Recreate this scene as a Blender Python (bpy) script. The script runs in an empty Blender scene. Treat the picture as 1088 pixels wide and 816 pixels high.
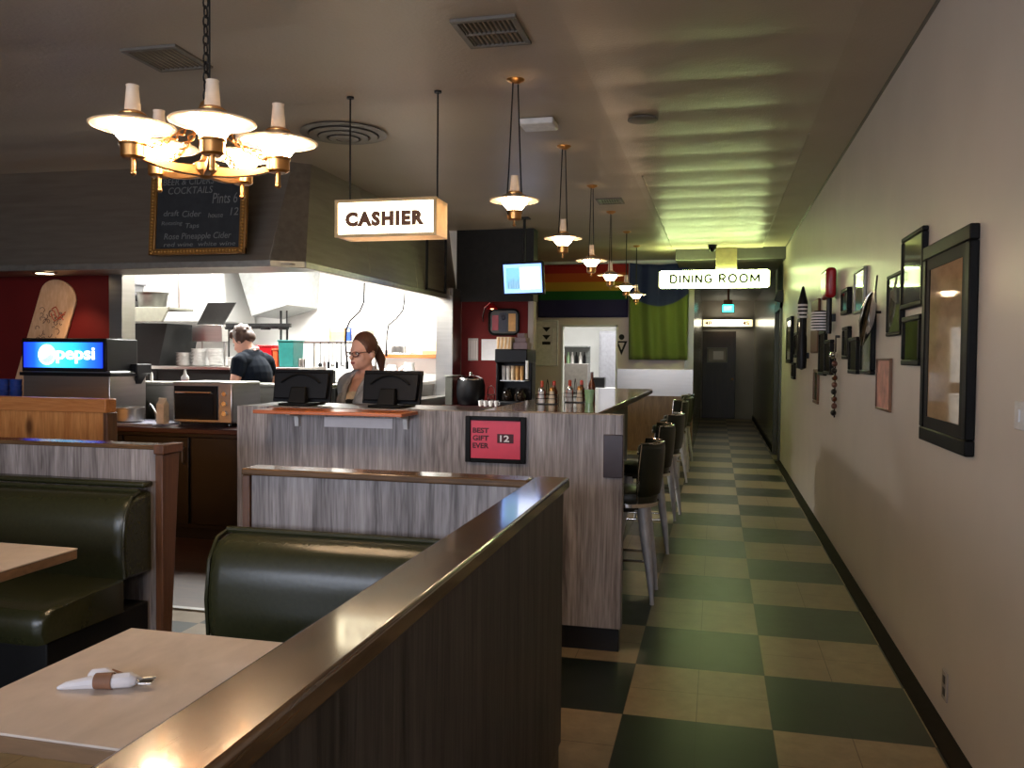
import bpy, bmesh, math, random
from mathutils import Vector, Matrix, Euler
random.seed(7)
S = bpy.context.scene
COL = S.collection
PI = math.pi

# ------------------------------------------------------------------ materials
def srgb(r, g, b):
    f = lambda c: (c/255/12.92) if c/255 <= .04045 else ((c/255+.055)/1.055)**2.4
    return (f(r), f(g), f(b), 1)

def mat(name, col, rough=.5, metal=0.0, noise=.12, scale=18.0, bump=0.0, emit=None, estr=0.0, stretch=(1, 1, 1),
        transl=0.0, spec=.5, coat=0.0):
    m = bpy.data.materials.new(name); m.use_nodes = True
    nt = m.node_tree; b = nt.nodes['Principled BSDF']
    b.inputs['Roughness'].default_value = rough; b.inputs['Metallic'].default_value = metal
    b.inputs['Specular IOR Level'].default_value = spec
    b.inputs['Coat Weight'].default_value = coat
    tc = nt.nodes.new('ShaderNodeTexCoord'); mp = nt.nodes.new('ShaderNodeMapping')
    mp.inputs['Scale'].default_value = stretch
    nz = nt.nodes.new('ShaderNodeTexNoise'); nz.inputs['Scale'].default_value = scale; nz.inputs['Detail'].default_value = 4
    nt.links.new(tc.outputs['Object'], mp.inputs['Vector']); nt.links.new(mp.outputs['Vector'], nz.inputs['Vector'])
    rp = nt.nodes.new('ShaderNodeValToRGB')
    c = Vector(col[:3])
    rp.color_ramp.elements[0].position = .3; rp.color_ramp.elements[1].position = .7
    rp.color_ramp.elements[0].color = (*(c*(1-noise)), 1); rp.color_ramp.elements[1].color = (*(c*(1+noise)), 1)
    nt.links.new(nz.outputs['Fac'], rp.inputs['Fac']); nt.links.new(rp.outputs['Color'], b.inputs['Base Color'])
    if bump:
        bp = nt.nodes.new('ShaderNodeBump'); bp.inputs['Strength'].default_value = bump; bp.inputs['Distance'].default_value = .01
        nt.links.new(nz.outputs['Fac'], bp.inputs['Height']); nt.links.new(bp.outputs['Normal'], b.inputs['Normal'])
    if emit:
        b.inputs['Emission Color'].default_value = (*emit[:3], 1); b.inputs['Emission Strength'].default_value = estr
    if transl:
        t = nt.nodes.new('ShaderNodeBsdfTranslucent'); nt.links.new(rp.outputs['Color'], t.inputs['Color'])
        mx = nt.nodes.new('ShaderNodeMixShader'); mx.inputs[0].default_value = transl
        nt.links.new(b.outputs[0], mx.inputs[1]); nt.links.new(t.outputs[0], mx.inputs[2])
        nt.links.new(mx.outputs[0], nt.nodes['Material Output'].inputs['Surface'])
    return m

def wood(name, dark, light, rough=.5, stretch=(9, 9, .55), plank=None, bump=.25, coat=0.0, knots=0.0):
    """grain runs along the axis whose stretch is smallest"""
    m = bpy.data.materials.new(name); m.use_nodes = True
    nt = m.node_tree; N = nt.nodes; K = nt.links; b = N['Principled BSDF']
    b.inputs['Roughness'].default_value = rough; b.inputs['Coat Weight'].default_value = coat
    b.inputs['Coat Roughness'].default_value = .08
    tc = N.new('ShaderNodeTexCoord'); mp = N.new('ShaderNodeMapping'); mp.inputs['Scale'].default_value = stretch
    K.new(tc.outputs['Object'], mp.inputs['Vector'])
    wp = N.new('ShaderNodeTexNoise'); wp.inputs['Scale'].default_value = 1.2; wp.inputs['Detail'].default_value = 2
    K.new(mp.outputs['Vector'], wp.inputs['Vector'])
    ad = N.new('ShaderNodeMixRGB'); ad.blend_type = 'ADD'; ad.inputs[0].default_value = .55
    K.new(mp.outputs['Vector'], ad.inputs[1]); K.new(wp.outputs['Color'], ad.inputs[2])
    n1 = N.new('ShaderNodeTexNoise'); n1.inputs['Scale'].default_value = 1.6; n1.inputs['Detail'].default_value = 6; n1.inputs['Roughness'].default_value = .65
    K.new(ad.outputs[0], n1.inputs['Vector'])
    n2 = N.new('ShaderNodeTexNoise'); n2.inputs['Scale'].default_value = 9; n2.inputs['Detail'].default_value = 3
    K.new(ad.outputs[0], n2.inputs['Vector'])
    mx = N.new('ShaderNodeMixRGB'); mx.inputs[0].default_value = .4
    K.new(n1.outputs['Fac'], mx.inputs[1]); K.new(n2.outputs['Fac'], mx.inputs[2])
    rp = N.new('ShaderNodeValToRGB'); rp.color_ramp.elements[0].position = .36; rp.color_ramp.elements[1].position = .64
    rp.color_ramp.elements[0].color = dark; rp.color_ramp.elements[1].color = light
    K.new(mx.outputs[0], rp.inputs['Fac'])
    out = rp.outputs['Color']
    if knots:
        vo = N.new('ShaderNodeTexVoronoi'); vo.inputs['Scale'].default_value = knots
        mp2 = N.new('ShaderNodeMapping'); mp2.inputs['Scale'].default_value = tuple(.6 + .12*s for s in stretch)
        K.new(tc.outputs['Object'], mp2.inputs['Vector']); K.new(mp2.outputs['Vector'], vo.inputs['Vector'])
        r2 = N.new('ShaderNodeValToRGB'); r2.color_ramp.elements[0].position = .06; r2.color_ramp.elements[1].position = .16
        r2.color_ramp.elements[0].color = (1, 1, 1, 1); r2.color_ramp.elements[1].color = (0, 0, 0, 1)
        K.new(vo.outputs['Distance'], r2.inputs['Fac'])
        m3 = N.new('ShaderNodeMixRGB'); K.new(r2.outputs['Color'], m3.inputs[0]); K.new(out, m3.inputs[1])
        m3.inputs[2].default_value = tuple(c*.35 for c in dark[:3]) + (1,); out = m3.outputs[0]
    K.new(out, b.inputs['Base Color'])
    if bump:
        bp = N.new('ShaderNodeBump'); bp.inputs['Strength'].default_value = bump; bp.inputs['Distance'].default_value = .004
        K.new(mx.outputs[0], bp.inputs['Height']); K.new(bp.outputs['Normal'], b.inputs['Normal'])
    return m

def emis(name, col, strength):
    m = bpy.data.materials.new(name); m.use_nodes = True
    nt = m.node_tree; b = nt.nodes['Principled BSDF']
    b.inputs['Base Color'].default_value = (.8, .8, .8, 1); b.inputs['Roughness'].default_value = .4
    nz = nt.nodes.new('ShaderNodeTexNoise'); nz.inputs['Scale'].default_value = 6
    rp = nt.nodes.new('ShaderNodeValToRGB'); c = Vector(col[:3])
    rp.color_ramp.elements[0].color = (*(c*.94), 1); rp.color_ramp.elements[1].color = (*c, 1)
    nt.links.new(nz.outputs['Fac'], rp.inputs['Fac']); nt.links.new(rp.outputs['Color'], b.inputs['Emission Color'])
    b.inputs['Emission Strength'].default_value = strength
    return m

def ramp_mat(name, axis, stops, rough=.7, emit=0.0, lo=0.0, hi=1.0, wave=0.0):
    """colour bands printed across one local axis (flags, lit panels)"""
    m = bpy.data.materials.new(name); m.use_nodes = True
    nt = m.node_tree; N = nt.nodes; K = nt.links; b = N['Principled BSDF']; b.inputs['Roughness'].default_value = rough
    tc = N.new('ShaderNodeTexCoord'); sp = N.new('ShaderNodeSeparateXYZ'); K.new(tc.outputs['Object'], sp.inputs[0])
    mr = N.new('ShaderNodeMapRange'); mr.inputs[1].default_value = lo; mr.inputs[2].default_value = hi
    src = sp.outputs[axis]
    if wave:
        # a bow in the band edge
        mu = N.new('ShaderNodeMath'); mu.operation = 'MULTIPLY'; K.new(sp.outputs[0], mu.inputs[0]); K.new(sp.outputs[0], mu.inputs[1])
        m2 = N.new('ShaderNodeMath'); m2.operation = 'MULTIPLY'; m2.inputs[1].default_value = wave; K.new(mu.outputs[0], m2.inputs[0])
        ad = N.new('ShaderNodeMath'); ad.operation = 'SUBTRACT'; K.new(src, ad.inputs[0]); K.new(m2.outputs[0], ad.inputs[1]); src = ad.outputs[0]
    K.new(src, mr.inputs[0])
    rp = N.new('ShaderNodeValToRGB'); K.new(mr.outputs[0], rp.inputs['Fac'])
    el = rp.color_ramp.elements
    el[0].position, el[0].color = stops[0]; el[1].position, el[1].color = stops[-1]
    for p, c in stops[1:-1]:
        e = el.new(p); e.color = c
    K.new(rp.outputs['Color'], b.inputs['Base Color'])
    if emit:
        K.new(rp.outputs['Color'], b.inputs['Emission Color']); b.inputs['Emission Strength'].default_value = emit
    return m

M = {}
M['weathered'] = wood('weathered_wood', srgb(92, 84, 82), srgb(176, 168, 166), .45, (11, 11, .6))
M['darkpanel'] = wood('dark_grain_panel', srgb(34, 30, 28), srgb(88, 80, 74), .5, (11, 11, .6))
M['cap'] = wood('cap_wood', srgb(62, 42, 27), srgb(122, 92, 62), .2, (12, .8, 12), bump=.12, coat=1.0)
M['capx'] = wood('cap_wood_cross', srgb(62, 42, 27), srgb(122, 92, 62), .2, (.8, 12, 12), bump=.12, coat=.4)
M['brownpost'] = wood('brown_post', srgb(78, 48, 30), srgb(112, 74, 48), .4, (10, 10, .8))
M['pine'] = wood('knotty_pine', srgb(186, 112, 52), srgb(226, 158, 92), .4, (9, 9, .8), knots=2.2)
M['pinex'] = wood('knotty_pine_cap', srgb(180, 104, 48), srgb(214, 142, 80), .4, (.8, 9, 9), knots=2.5)
M['orangewood'] = wood('orange_wood', srgb(168, 84, 40), srgb(206, 118, 64), .3, (.9, 10, 10))
M['darkcab'] = wood('dark_cabinet', srgb(9, 6, 5), srgb(16, 10, 8), .4, (8, 8, .8), bump=.1)
M['toe'] = mat('black_vinyl_base', (.008, .008, .009), .35)
M['vinyl'] = mat('green_vinyl', srgb(46, 47, 27), .27, noise=.1, scale=60, bump=.04)
M['stoolvinyl'] = mat('dark_green_vinyl', srgb(30, 36, 22), .35, noise=.1, scale=60, bump=.04)
M['table'] = wood('table_laminate', srgb(200, 184, 170), srgb(218, 202, 188), .35, (2.5, 1.2, 6), bump=.02)
M['tableedge'] = wood('table_edge', srgb(110, 84, 58), srgb(140, 108, 78), .4, (1, 3, 8), bump=.02)
M['black'] = mat('black_plastic', (.006, .006, .007), .38, spec=.22)
M['blackmatte'] = mat('black_matte', (.008, .008, .008), .6, spec=.2)
M['blackframe'] = mat('black_frame', (.006, .006, .006), .45, spec=.12)
M['steel'] = mat('stainless', (.42, .41, .39), .3, 1.0, noise=.06, scale=3, stretch=(1, 1, 14))
M['hood'] = mat('hood_steel', (.37, .325, .27), .42, .85, noise=.1, scale=2.5, stretch=(1, 1, 10))
M['hoodlip'] = mat('hood_lip', (.4, .37, .32), .35, .9)
M['chrome'] = mat('chrome', (.75, .75, .75), .1, 1.0, noise=.02)
M['brass'] = mat('brass', (.62, .33, .12), .28, 1.0, noise=.08)
M['bronze'] = mat('bronze', (.50, .26, .10), .35, .9, noise=.1)
M['darkmetal'] = mat('dark_metal', (.03, .028, .026), .4, .8)
M['paintmetal'] = mat('grey_painted_metal', (.60, .60, .62), .4, .1)
M['shelfgrey'] = mat('shelf_olive_grey', srgb(104, 104, 92), .5)
M['potmetal'] = mat('dull_pot_metal', (.13, .125, .11), .35, .7)
M['white'] = mat('white_plastic', (.75, .74, .72), .4)
M['whitewall'] = mat('white_wall', (.78, .78, .76), .6, noise=.03, scale=4)
M['paper'] = mat('paper', (.78, .75, .76), .8, noise=.04)
M['red_wall'] = mat('red_wall', srgb(96, 20, 17), .65, noise=.06, scale=4, spec=.2)
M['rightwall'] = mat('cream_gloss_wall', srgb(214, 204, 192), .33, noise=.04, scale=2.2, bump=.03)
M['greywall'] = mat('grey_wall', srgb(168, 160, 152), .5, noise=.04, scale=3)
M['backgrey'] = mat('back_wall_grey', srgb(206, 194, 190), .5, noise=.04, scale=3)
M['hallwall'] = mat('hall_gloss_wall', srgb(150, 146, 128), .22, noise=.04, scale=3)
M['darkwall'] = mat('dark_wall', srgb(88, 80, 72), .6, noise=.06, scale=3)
M['darkdoor'] = wood('dark_door', srgb(40, 28, 20), srgb(58, 42, 30), .4, (8, 8, .7))
M['casing'] = mat('dark_casing', srgb(60, 58, 50), .4)
M['baseboard'] = mat('dark_baseboard', srgb(34, 29, 23), .75, noise=.1, spec=.1)
M['glassface'] = mat('framed_glass', srgb(96, 84, 66), .04, noise=.25, scale=9, spec=.9)
M['glassdark'] = mat('framed_print_dark', srgb(44, 44, 40), .05, noise=.3, scale=25, spec=.9)
M['glassgreen'] = mat('framed_print_green', srgb(104, 108, 88), .05, noise=.3, scale=18, spec=.9)
M['glasspale'] = mat('framed_print_pale', srgb(150, 144, 118), .05, noise=.2, scale=18, spec=.9)
M['bigprint'] = mat('framed_brown_print', srgb(186, 160, 126), .03, noise=.22, scale=5, stretch=(1, 1, 2.5), spec=1.0)
M['pinkprint'] = mat('pink_print', srgb(206, 150, 132), .5, noise=.35, scale=12)
M['brownboard'] = mat('brown_board', srgb(96, 58, 44), .4)
M['red'] = mat('red_gloss', srgb(150, 16, 24), .25)
M['teal'] = mat('teal_plastic', srgb(22, 92, 88), .4)
M['orange'] = mat('orange_plastic', srgb(186, 70, 34), .4)
M['ketchup'] = mat('ketchup_red', srgb(180, 52, 24), .3)
M['tan'] = mat('tan_card', srgb(206, 160, 100), .6)
M['cream'] = mat('cream', srgb(226, 206, 176), .5)
M['blue'] = mat('blue_plastic', srgb(40, 70, 150), .35)
M['greenglass'] = mat('green_glass', srgb(150, 190, 140), .1, spec=.8)
M['pinkbottle'] = mat('mauve_bottle', srgb(176, 120, 130), .35)
M['brownglass'] = mat('brown_bottle', srgb(90, 44, 24), .15)
M['slate'] = mat('slate_board', srgb(34, 36, 38), .7, noise=.3, scale=14)
M['chalk'] = mat('chalk', srgb(112, 112, 110), .9)
M['gold'] = mat('gilt_frame', srgb(140, 98, 44), .4, .4)
M['letterbrown'] = mat('sign_letters', srgb(112, 66, 32), .5)
M['lettergrey'] = mat('thin_sign_letters', srgb(58, 66, 50), .6)
M['signbox'] = mat('sign_box', srgb(234, 212, 184), .4, transl=.35)
M['redsign'] = mat('red_poster', srgb(216, 56, 84), .45, noise=.05)
M['darkred'] = mat('dark_red_ink', srgb(70, 10, 24), .6)
M['skin'] = mat('skin', srgb(232, 178, 154), .5, noise=.05, scale=14)
M['hair'] = mat('auburn_hair', srgb(84, 50, 34), .5, noise=.3, scale=30, stretch=(4, 4, 1))
M['hair2'] = mat('brown_hair', srgb(64, 40, 28), .5, noise=.3, scale=30, stretch=(4, 4, 1))
M['jacket'] = mat('grey_jacket', srgb(164, 166, 172), .85, noise=.12, scale=90)
M['whitetop'] = mat('cream_top', srgb(236, 216, 190), .8)
M['blacktop'] = mat('black_cloth', (.012, .012, .014), .85)
M['navy'] = mat('navy_shirt', srgb(20, 27, 38), .9, noise=.1, scale=40, spec=.15)
M['lips'] = mat('lips', srgb(176, 92, 88), .4)
M['eyewhite'] = mat('eye_white', (.75, .75, .72), .25)
M['iris'] = mat('iris', (.03, .02, .012), .2)
M['glasses'] = mat('spectacle_frame', srgb(70, 22, 20), .3)
M['denim'] = mat('dark_denim', srgb(36, 42, 58), .85)
M['lampglass'] = emis('lit_glass', (1.0, .69, .41), 50)
M['lampglass2'] = emis('lit_glass_chandelier', (1.0, .71, .44), 82)
M['chimney'] = mat('frosted_chimney', (.66, .60, .52), .4, transl=.16, emit=(1, .72, .45), estr=.10)
M['bulbtip'] = emis('bulb_tip', (1.0, .70, .42), 420)
M['shadeglass'] = mat('lamp_shade_glass', (.9, .84, .74), .2, transl=.6)
M['shadecover'] = mat('shade_cover_grey', srgb(128, 112, 94), .3, .3)
M['cashierface'] = emis('cashier_face', (1.0, .88, .60), 5.0)
M['dinface'] = emis('dining_face', (.82, 1.0, .46), 4.2)
M['dintopfill'] = emis('dining_top_fill', (.76, 1.0, .38), 60)
M['dinbasefill'] = emis('dining_base_fill', (.76, 1.0, .38), 40)
M['kitchenlamp'] = emis('fluorescent', (1.0, 1.0, .95), 15)
M['exitlit'] = emis('exit_lit', (.05, .95, .75), 2.6)
M['lintlit'] = emis('lintel_lit', (1.0, .86, .45), 1.5)
M['lintcore'] = emis('lintel_tube', (1.0, .93, .7), 9)
M['spotlamp'] = emis('spot_lamp', (1.0, .72, .42), 14)
M['redlamp'] = emis('small_lamp', (1.0, .6, .3), 3)
M['stripewhite'] = mat('stripe_white', (.75, .72, .7), .4)

# checker floor, brown boards behind the counters
def floor_mat():
    m = bpy.data.materials.new('checker_vinyl'); m.use_nodes = True
    nt = m.node_tree; N = nt.nodes; K = nt.links; b = N['Principled BSDF']
    tc = N.new('ShaderNodeTexCoord'); mp = N.new('ShaderNodeMapping'); T = .6096
    mp.vector_type = 'POINT'; mp.inputs['Location'].default_value = (.3628/T, -3.5605/T + 20, .5); mp.inputs['Scale'].default_value = (1/T, 1/T, 1/T)
    K.new(tc.outputs['Object'], mp.inputs['Vector'])
    ck = N.new('ShaderNodeTexChecker'); ck.inputs['Scale'].default_value = 1.0
    K.new(mp.outputs['Vector'], ck.inputs['Vector'])
    nz = N.new('ShaderNodeTexNoise'); nz.inputs['Scale'].default_value = 9; nz.inputs['Detail'].default_value = 7; nz.inputs['Roughness'].default_value = .7
    K.new(tc.outputs['Object'], nz.inputs['Vector'])
    def tone(a, c):
        r = N.new('ShaderNodeValToRGB'); r.color_ramp.elements[0].position = .3; r.color_ramp.elements[1].position = .7
        r.color_ramp.elements[0].color = a; r.color_ramp.elements[1].color = c; K.new(nz.outputs['Fac'], r.inputs['Fac']); return r
    dk = tone(srgb(17, 26, 18), srgb(27, 37, 26)); lt = tone(srgb(126, 110, 84), srgb(154, 136, 106))
    mx = N.new('ShaderNodeMixRGB'); K.new(ck.outputs['Fac'], mx.inputs[0]); K.new(lt.outputs[0], mx.inputs[1]); K.new(dk.outputs[0], mx.inputs[2])
    # hairline seams of the one-foot tiles
    br = N.new('ShaderNodeTexBrick'); br.offset = 0; br.inputs['Scale'].default_value = 1; br.inputs['Mortar Size'].default_value = .0035
    br.inputs['Brick Width'].default_value = .5; br.inputs['Row Height'].default_value = .5
    br.inputs['Color1'].default_value = (1, 1, 1, 1); br.inputs['Color2'].default_value = (1, 1, 1, 1); br.inputs['Mortar'].default_value = (.45, .42, .38, 1)
    K.new(mp.outputs['Vector'], br.inputs['Vector'])
    ml = N.new('ShaderNodeMixRGB'); ml.blend_type = 'MULTIPLY'; ml.inputs[0].default_value = 1
    K.new(mx.outputs[0], ml.inputs[1]); K.new(br.outputs['Color'], ml.inputs[2])
    K.new(ml.outputs[0], b.inputs['Base Color'])
    b.inputs['Specular IOR Level'].default_value = .3
    rr = N.new('ShaderNodeMapRange'); rr.inputs[3].default_value = .26; rr.inputs[4].default_value = .42; K.new(nz.outputs['Fac'], rr.inputs[0])
    K.new(rr.outputs[0], b.inputs['Roughness'])
    bp = N.new('ShaderNodeBump'); bp.inputs['Strength'].default_value = .08; bp.inputs['Distance'].default_value = .01
    n3 = N.new('ShaderNodeTexNoise'); n3.inputs['Scale'].default_value = 3
    K.new(tc.outputs['Object'], n3.inputs['Vector']); K.new(n3.outputs['Fac'], bp.inputs['Height']); K.new(bp.outputs['Normal'], b.inputs['Normal'])
    return m
M['floor'] = floor_mat()
M['boards'] = wood('brown_floor_boards', srgb(52, 34, 26), srgb(84, 58, 44), .4, (.8, 7, 7), bump=.1)

def ceiling_mat(nm='embossed_ceiling', rough=.42):
    m = bpy.data.materials.new(nm); m.use_nodes = True
    nt = m.node_tree; N = nt.nodes; K = nt.links; b = N['Principled BSDF']; b.inputs['Roughness'].default_value = rough
    tc = N.new('ShaderNodeTexCoord')
    nz = N.new('ShaderNodeTexNoise'); nz.inputs['Scale'].default_value = 1.1; nz.inputs['Detail'].default_value = 3; K.new(tc.outputs['Object'], nz.inputs['Vector'])
    rp = N.new('ShaderNodeValToRGB'); rp.color_ramp.elements[0].color = srgb(168, 153, 133); rp.color_ramp.elements[1].color = srgb(190, 176, 154)
    K.new(nz.outputs['Fac'], rp.inputs['Fac']); K.new(rp.outputs[0], b.inputs['Base Color'])
    n2 = N.new('ShaderNodeTexNoise'); n2.inputs['Scale'].default_value = 46 if rough > .35 else 85; n2.inputs['Detail'].default_value = 2; K.new(tc.outputs['Object'], n2.inputs['Vector'])
    bp = N.new('ShaderNodeBump'); bp.inputs['Strength'].default_value = .3; bp.inputs['Distance'].default_value = .006
    K.new(n2.outputs['Fac'], bp.inputs['Height']); K.new(bp.outputs['Normal'], b.inputs['Normal'])
    return m
M['ceiling'] = ceiling_mat()
M['vent0'] = mat('batten', srgb(176, 166, 146), .5)
M['ceiling2'] = ceiling_mat('glossy_ceiling_sheet', .3)

# ------------------------------------------------------------------ builders
def frame_of(d):
    d = Vector(d).normalized(); a = Vector((0, 0, 1)) if abs(d.z) < .95 else Vector((1, 0, 0))
    x = d.cross(a).normalized(); return x, d.cross(x).normalized()

class B:
    """collects shapes given in WORLD coordinates and links them as ONE mesh object under its parent"""
    def __init__(s): s.bm = bmesh.new()
    def box(s, x0, x1, y0, y1, z0, z1, rot=None):
        vs = [Vector((x, y, z)) for z in (z0, z1) for y in (y0, y1) for x in (x0, x1)]
        if rot:
            c = sum(vs, Vector())/8; R = Euler(rot).to_matrix(); vs = [c + R @ (v-c) for v in vs]
        v = [s.bm.verts.new(p) for p in vs]
        for f in ((0, 2, 3, 1), (4, 5, 7, 6), (0, 1, 5, 4), (2, 6, 7, 3), (0, 4, 6, 2), (1, 3, 7, 5)): s.bm.faces.new([v[i] for i in f])
        return s
    def hexa(s, pts):
        v = [s.bm.verts.new(p) for p in pts]
        for f in ((0, 3, 2, 1), (4, 5, 6, 7), (0, 1, 5, 4), (1, 2, 6, 5), (2, 3, 7, 6), (3, 0, 4, 7)): s.bm.faces.new([v[i] for i in f])
        return s
    def quad(s, *pts):
        s.bm.faces.new([s.bm.verts.new(p) for p in pts]); return s
    def prism(s, poly, axis, a, b):
        """poly in the other two axes (in xyz order), extruded along axis from a to b"""
        def P(p, t):
            q = list(p); q.insert(axis, t); return Vector(q)
        A = [s.bm.verts.new(P(p, a)) for p in poly]; C = [s.bm.verts.new(P(p, b)) for p in poly]; n = len(poly)
        s.bm.faces.new(A); s.bm.faces.new(C)
        for i in range(n): s.bm.faces.new((A[i], A[(i+1) % n], C[(i+1) % n], C[i]))
        return s
    def lathe(s, prof, c=(0, 0, 0), seg=24, axis=(0, 0, 1), closed=False):
        c = Vector(c); d = Vector(axis).normalized(); x, y = frame_of(d); rings = []
        for r, z in prof:
            if r < 1e-6: rings.append([s.bm.verts.new(c + d*z)])
            else: rings.append([s.bm.verts.new(c + d*z + x*(r*math.cos(2*PI*k/seg)) + y*(r*math.sin(2*PI*k/seg))) for k in range(seg)])
        for a, b in zip(rings, rings[1:] + ([rings[0]] if closed else [])):
            for k in range(seg):
                k2 = (k+1) % seg
                if len(a) == 1 and len(b) == 1: continue
                if len(a) == 1: s.bm.faces.new((a[0], b[k], b[k2]))
                elif len(b) == 1: s.bm.faces.new((a[k], a[k2], b[0]))
                else: s.bm.faces.new((a[k], a[k2], b[k2], b[k]))
        return s
    def cyl(s, c, r, h, seg=20, axis=(0, 0, 1), r2=None):
        r2 = r if r2 is None else r2
        return s.lathe([(0, 0), (r, 0), (r2, h), (0, h)], c, seg, axis)
    def rod(s, p, q, r, seg=8, r2=None):
        p = Vector(p); q = Vector(q); return s.cyl(p, r, (q-p).length, seg, q-p, r2)
    def tube(s, pts, r, seg=8, closed=False):
        P = [Vector(p) for p in pts]; n = len(P); rings = []; x0 = None
        for i, p in enumerate(P):
            if closed: d = P[(i+1) % n]-P[i-1]
            else: d = P[min(i+1, n-1)]-P[max(i-1, 0)]
            d.normalize()
            if x0 is None: x, y = frame_of(d)
            else:
                x = (x0 - d*x0.dot(d)).normalized(); y = d.cross(x)
            x0 = x; rr = r[i] if isinstance(r, (list, tuple)) else r
            rings.append([s.bm.verts.new(p + x*(rr*math.cos(2*PI*k/seg)) + y*(rr*math.sin(2*PI*k/seg))) for k in range(seg)])
        for a, b in zip(rings, rings[1:] + ([rings[0]] if closed else [])):
            for k in range(seg): s.bm.faces.new((a[k], a[(k+1) % seg], b[(k+1) % seg], b[k]))
        if not closed: s.bm.faces.new(rings[0]); s.bm.faces.new(rings[-1])
        return s
    def ball(s, c, r, u=16, v=10, rot=None):
        r = (r, r, r) if not isinstance(r, (tuple, list)) else r
        mx = Matrix.Translation(c) @ (Euler(rot).to_matrix().to_4x4() if rot else Matrix()) @ Matrix.Diagonal((*r, 1))
        bmesh.ops.create_uvsphere(s.bm, u_segments=u, v_segments=v, radius=1, matrix=mx); return s
    def text(s, txt, size, c, right=(1, 0, 0), up=(0, 0, 1), depth=.002, bold=0.0, width=None, height=None, shear=0.0, space=1.0):
        """flat lettering centred on c"""
        cu = bpy.data.curves.new('t', 'FONT'); cu.body = txt; cu.size = size; cu.offset = bold; cu.extrude = depth
        cu.align_x = 'CENTER'; cu.align_y = 'CENTER'; cu.shear = shear; cu.space_character = space; cu.resolution_u = 3
        o = bpy.data.objects.new('t', cu); COL.objects.link(o)
        dg = bpy.context.evaluated_depsgraph_get(); me = bpy.data.meshes.new_from_object(o.evaluated_get(dg))
        r = Vector(right).normalized(); u = Vector(up).normalized(); n = r.cross(u)
        xs = [v.co.x for v in me.vertices]; ys = [v.co.y for v in me.vertices]
        cx, cy = (min(xs)+max(xs))/2, (min(ys)+max(ys))/2
        sx = width/(max(xs)-min(xs)) if width else 1; sy = height/(max(ys)-min(ys)) if height else 1
        V = [s.bm.verts.new(Vector(c) + r*((v.co.x-cx)*sx) + u*((v.co.y-cy)*sy) + n*v.co.z) for v in me.vertices]
        for p in me.polygons:
            try: s.bm.faces.new([V[i] for i in p.vertices])
            except ValueError: pass
        bpy.data.objects.remove(o); bpy.data.curves.remove(cu); bpy.data.meshes.remove(me)
        return s
    def out(s, name, m, parent=None, bevel=0.0, smooth=True, label=None, origin=None, seg=2):
        off = world_loc(parent) if parent else Vector(origin or (0, 0, 0))
        bmesh.ops.recalc_face_normals(s.bm, faces=s.bm.faces)
        if off.length: bmesh.ops.translate(s.bm, verts=s.bm.verts, vec=-off)
        me = bpy.data.meshes.new(name); s.bm.to_mesh(me); s.bm.free()
        ms = m if isinstance(m, (list, tuple)) else [m]
        for k in ms: me.materials.append(k)
        if smooth:
            me.polygons.foreach_set('use_smooth', [True]*len(me.polygons)); me.set_sharp_from_angle(angle=math.radians(35))
        o = bpy.data.objects.new(name, me); COL.objects.link(o)
        if parent: o.parent = parent
        else: o.location = off
        if bevel:
            md = o.modifiers.new('edge', 'BEVEL'); md.width = bevel; md.segments = seg; md.limit_method = 'ANGLE'; md.angle_limit = math.radians(40)
        if label: o['label'] = label
        return o

def world_loc(o):
    v = Vector(o.location)
    while o.parent: o = o.parent; v += o.location
    return v

def thing(name, label, cat, loc=(0, 0, 0), group=None):
    o = bpy.data.objects.new(name, None); COL.objects.link(o); o.location = loc; o.empty_display_size = .05
    o['label'] = label; o['category'] = cat
    if group: o['group'] = group
    return o
def tag(o, label, cat, group=None):
    o['label'] = label; o['category'] = cat
    if group: o['group'] = group
    return o
def struct(o): o['kind'] = 'structure'; return o
KIDS = {}
def dup(root, loc, label, rotz=0.0, group=None):
    r = root.copy(); COL.objects.link(r); r.location = loc; r.rotation_euler = (0, 0, rotz); r['label'] = label
    if group: r['group'] = group
    for ch in [c for c in bpy.data.objects if c.parent == root]:
        c = ch.copy(); COL.objects.link(c); c.parent = r
        for g in [k for k in bpy.data.objects if k.parent == ch]:
            d = g.copy(); COL.objects.link(d); d.parent = c
    return r

# ------------------------------------------------------------------ camera
cam = bpy.data.cameras.new('camera'); camo = bpy.data.objects.new('camera', cam); COL.objects.link(camo)
F_PX, YAW, PIT, ROLL, H = 900.0, .23644, .03194, .0088, 1.50974
cam.sensor_width = 36; cam.lens = 36*F_PX/1088; cam.clip_start = .05; cam.clip_end = 100
c_, s_ = math.cos(YAW), math.sin(YAW)
Fv = Vector((-s_*math.cos(PIT), c_*math.cos(PIT), -math.sin(PIT))); Rv = Vector((c_, s_, 0)); Uv = Rv.cross(Fv)
R2 = Rv*math.cos(ROLL) + Uv*math.sin(ROLL); U2 = -Rv*math.sin(ROLL) + Uv*math.cos(ROLL)
camo.matrix_world = Matrix(((R2.x, U2.x, -Fv.x, 0), (R2.y, U2.y, -Fv.y, 0), (R2.z, U2.z, -Fv.z, H), (0, 0, 0, 1)))
S.camera = camo

# ------------------------------------------------------------------ the room
CZ, XR, XL, YF, YB, YE = 3.10, .93, -7.5, -4.0, 13.9, 22.0
HC = 2.95    # hallway ceiling
def st(name, m, fn, **k):
    b = B(); fn(b); return struct(b.out(name, m, **k))

st('floor', M['floor'], lambda b: b.box(XL, 1.2, YF, YE+.2, -.06, 0), smooth=False)
st('floor_bar', M['boards'], lambda b: b.box(XL, -.72, 4.40, 10.3, 0, .004), smooth=False)
st('trim_1', M['steel'], lambda b: b.box(-4.0, -2.65, 4.36, 4.40, 0, .01), smooth=False)

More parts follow.
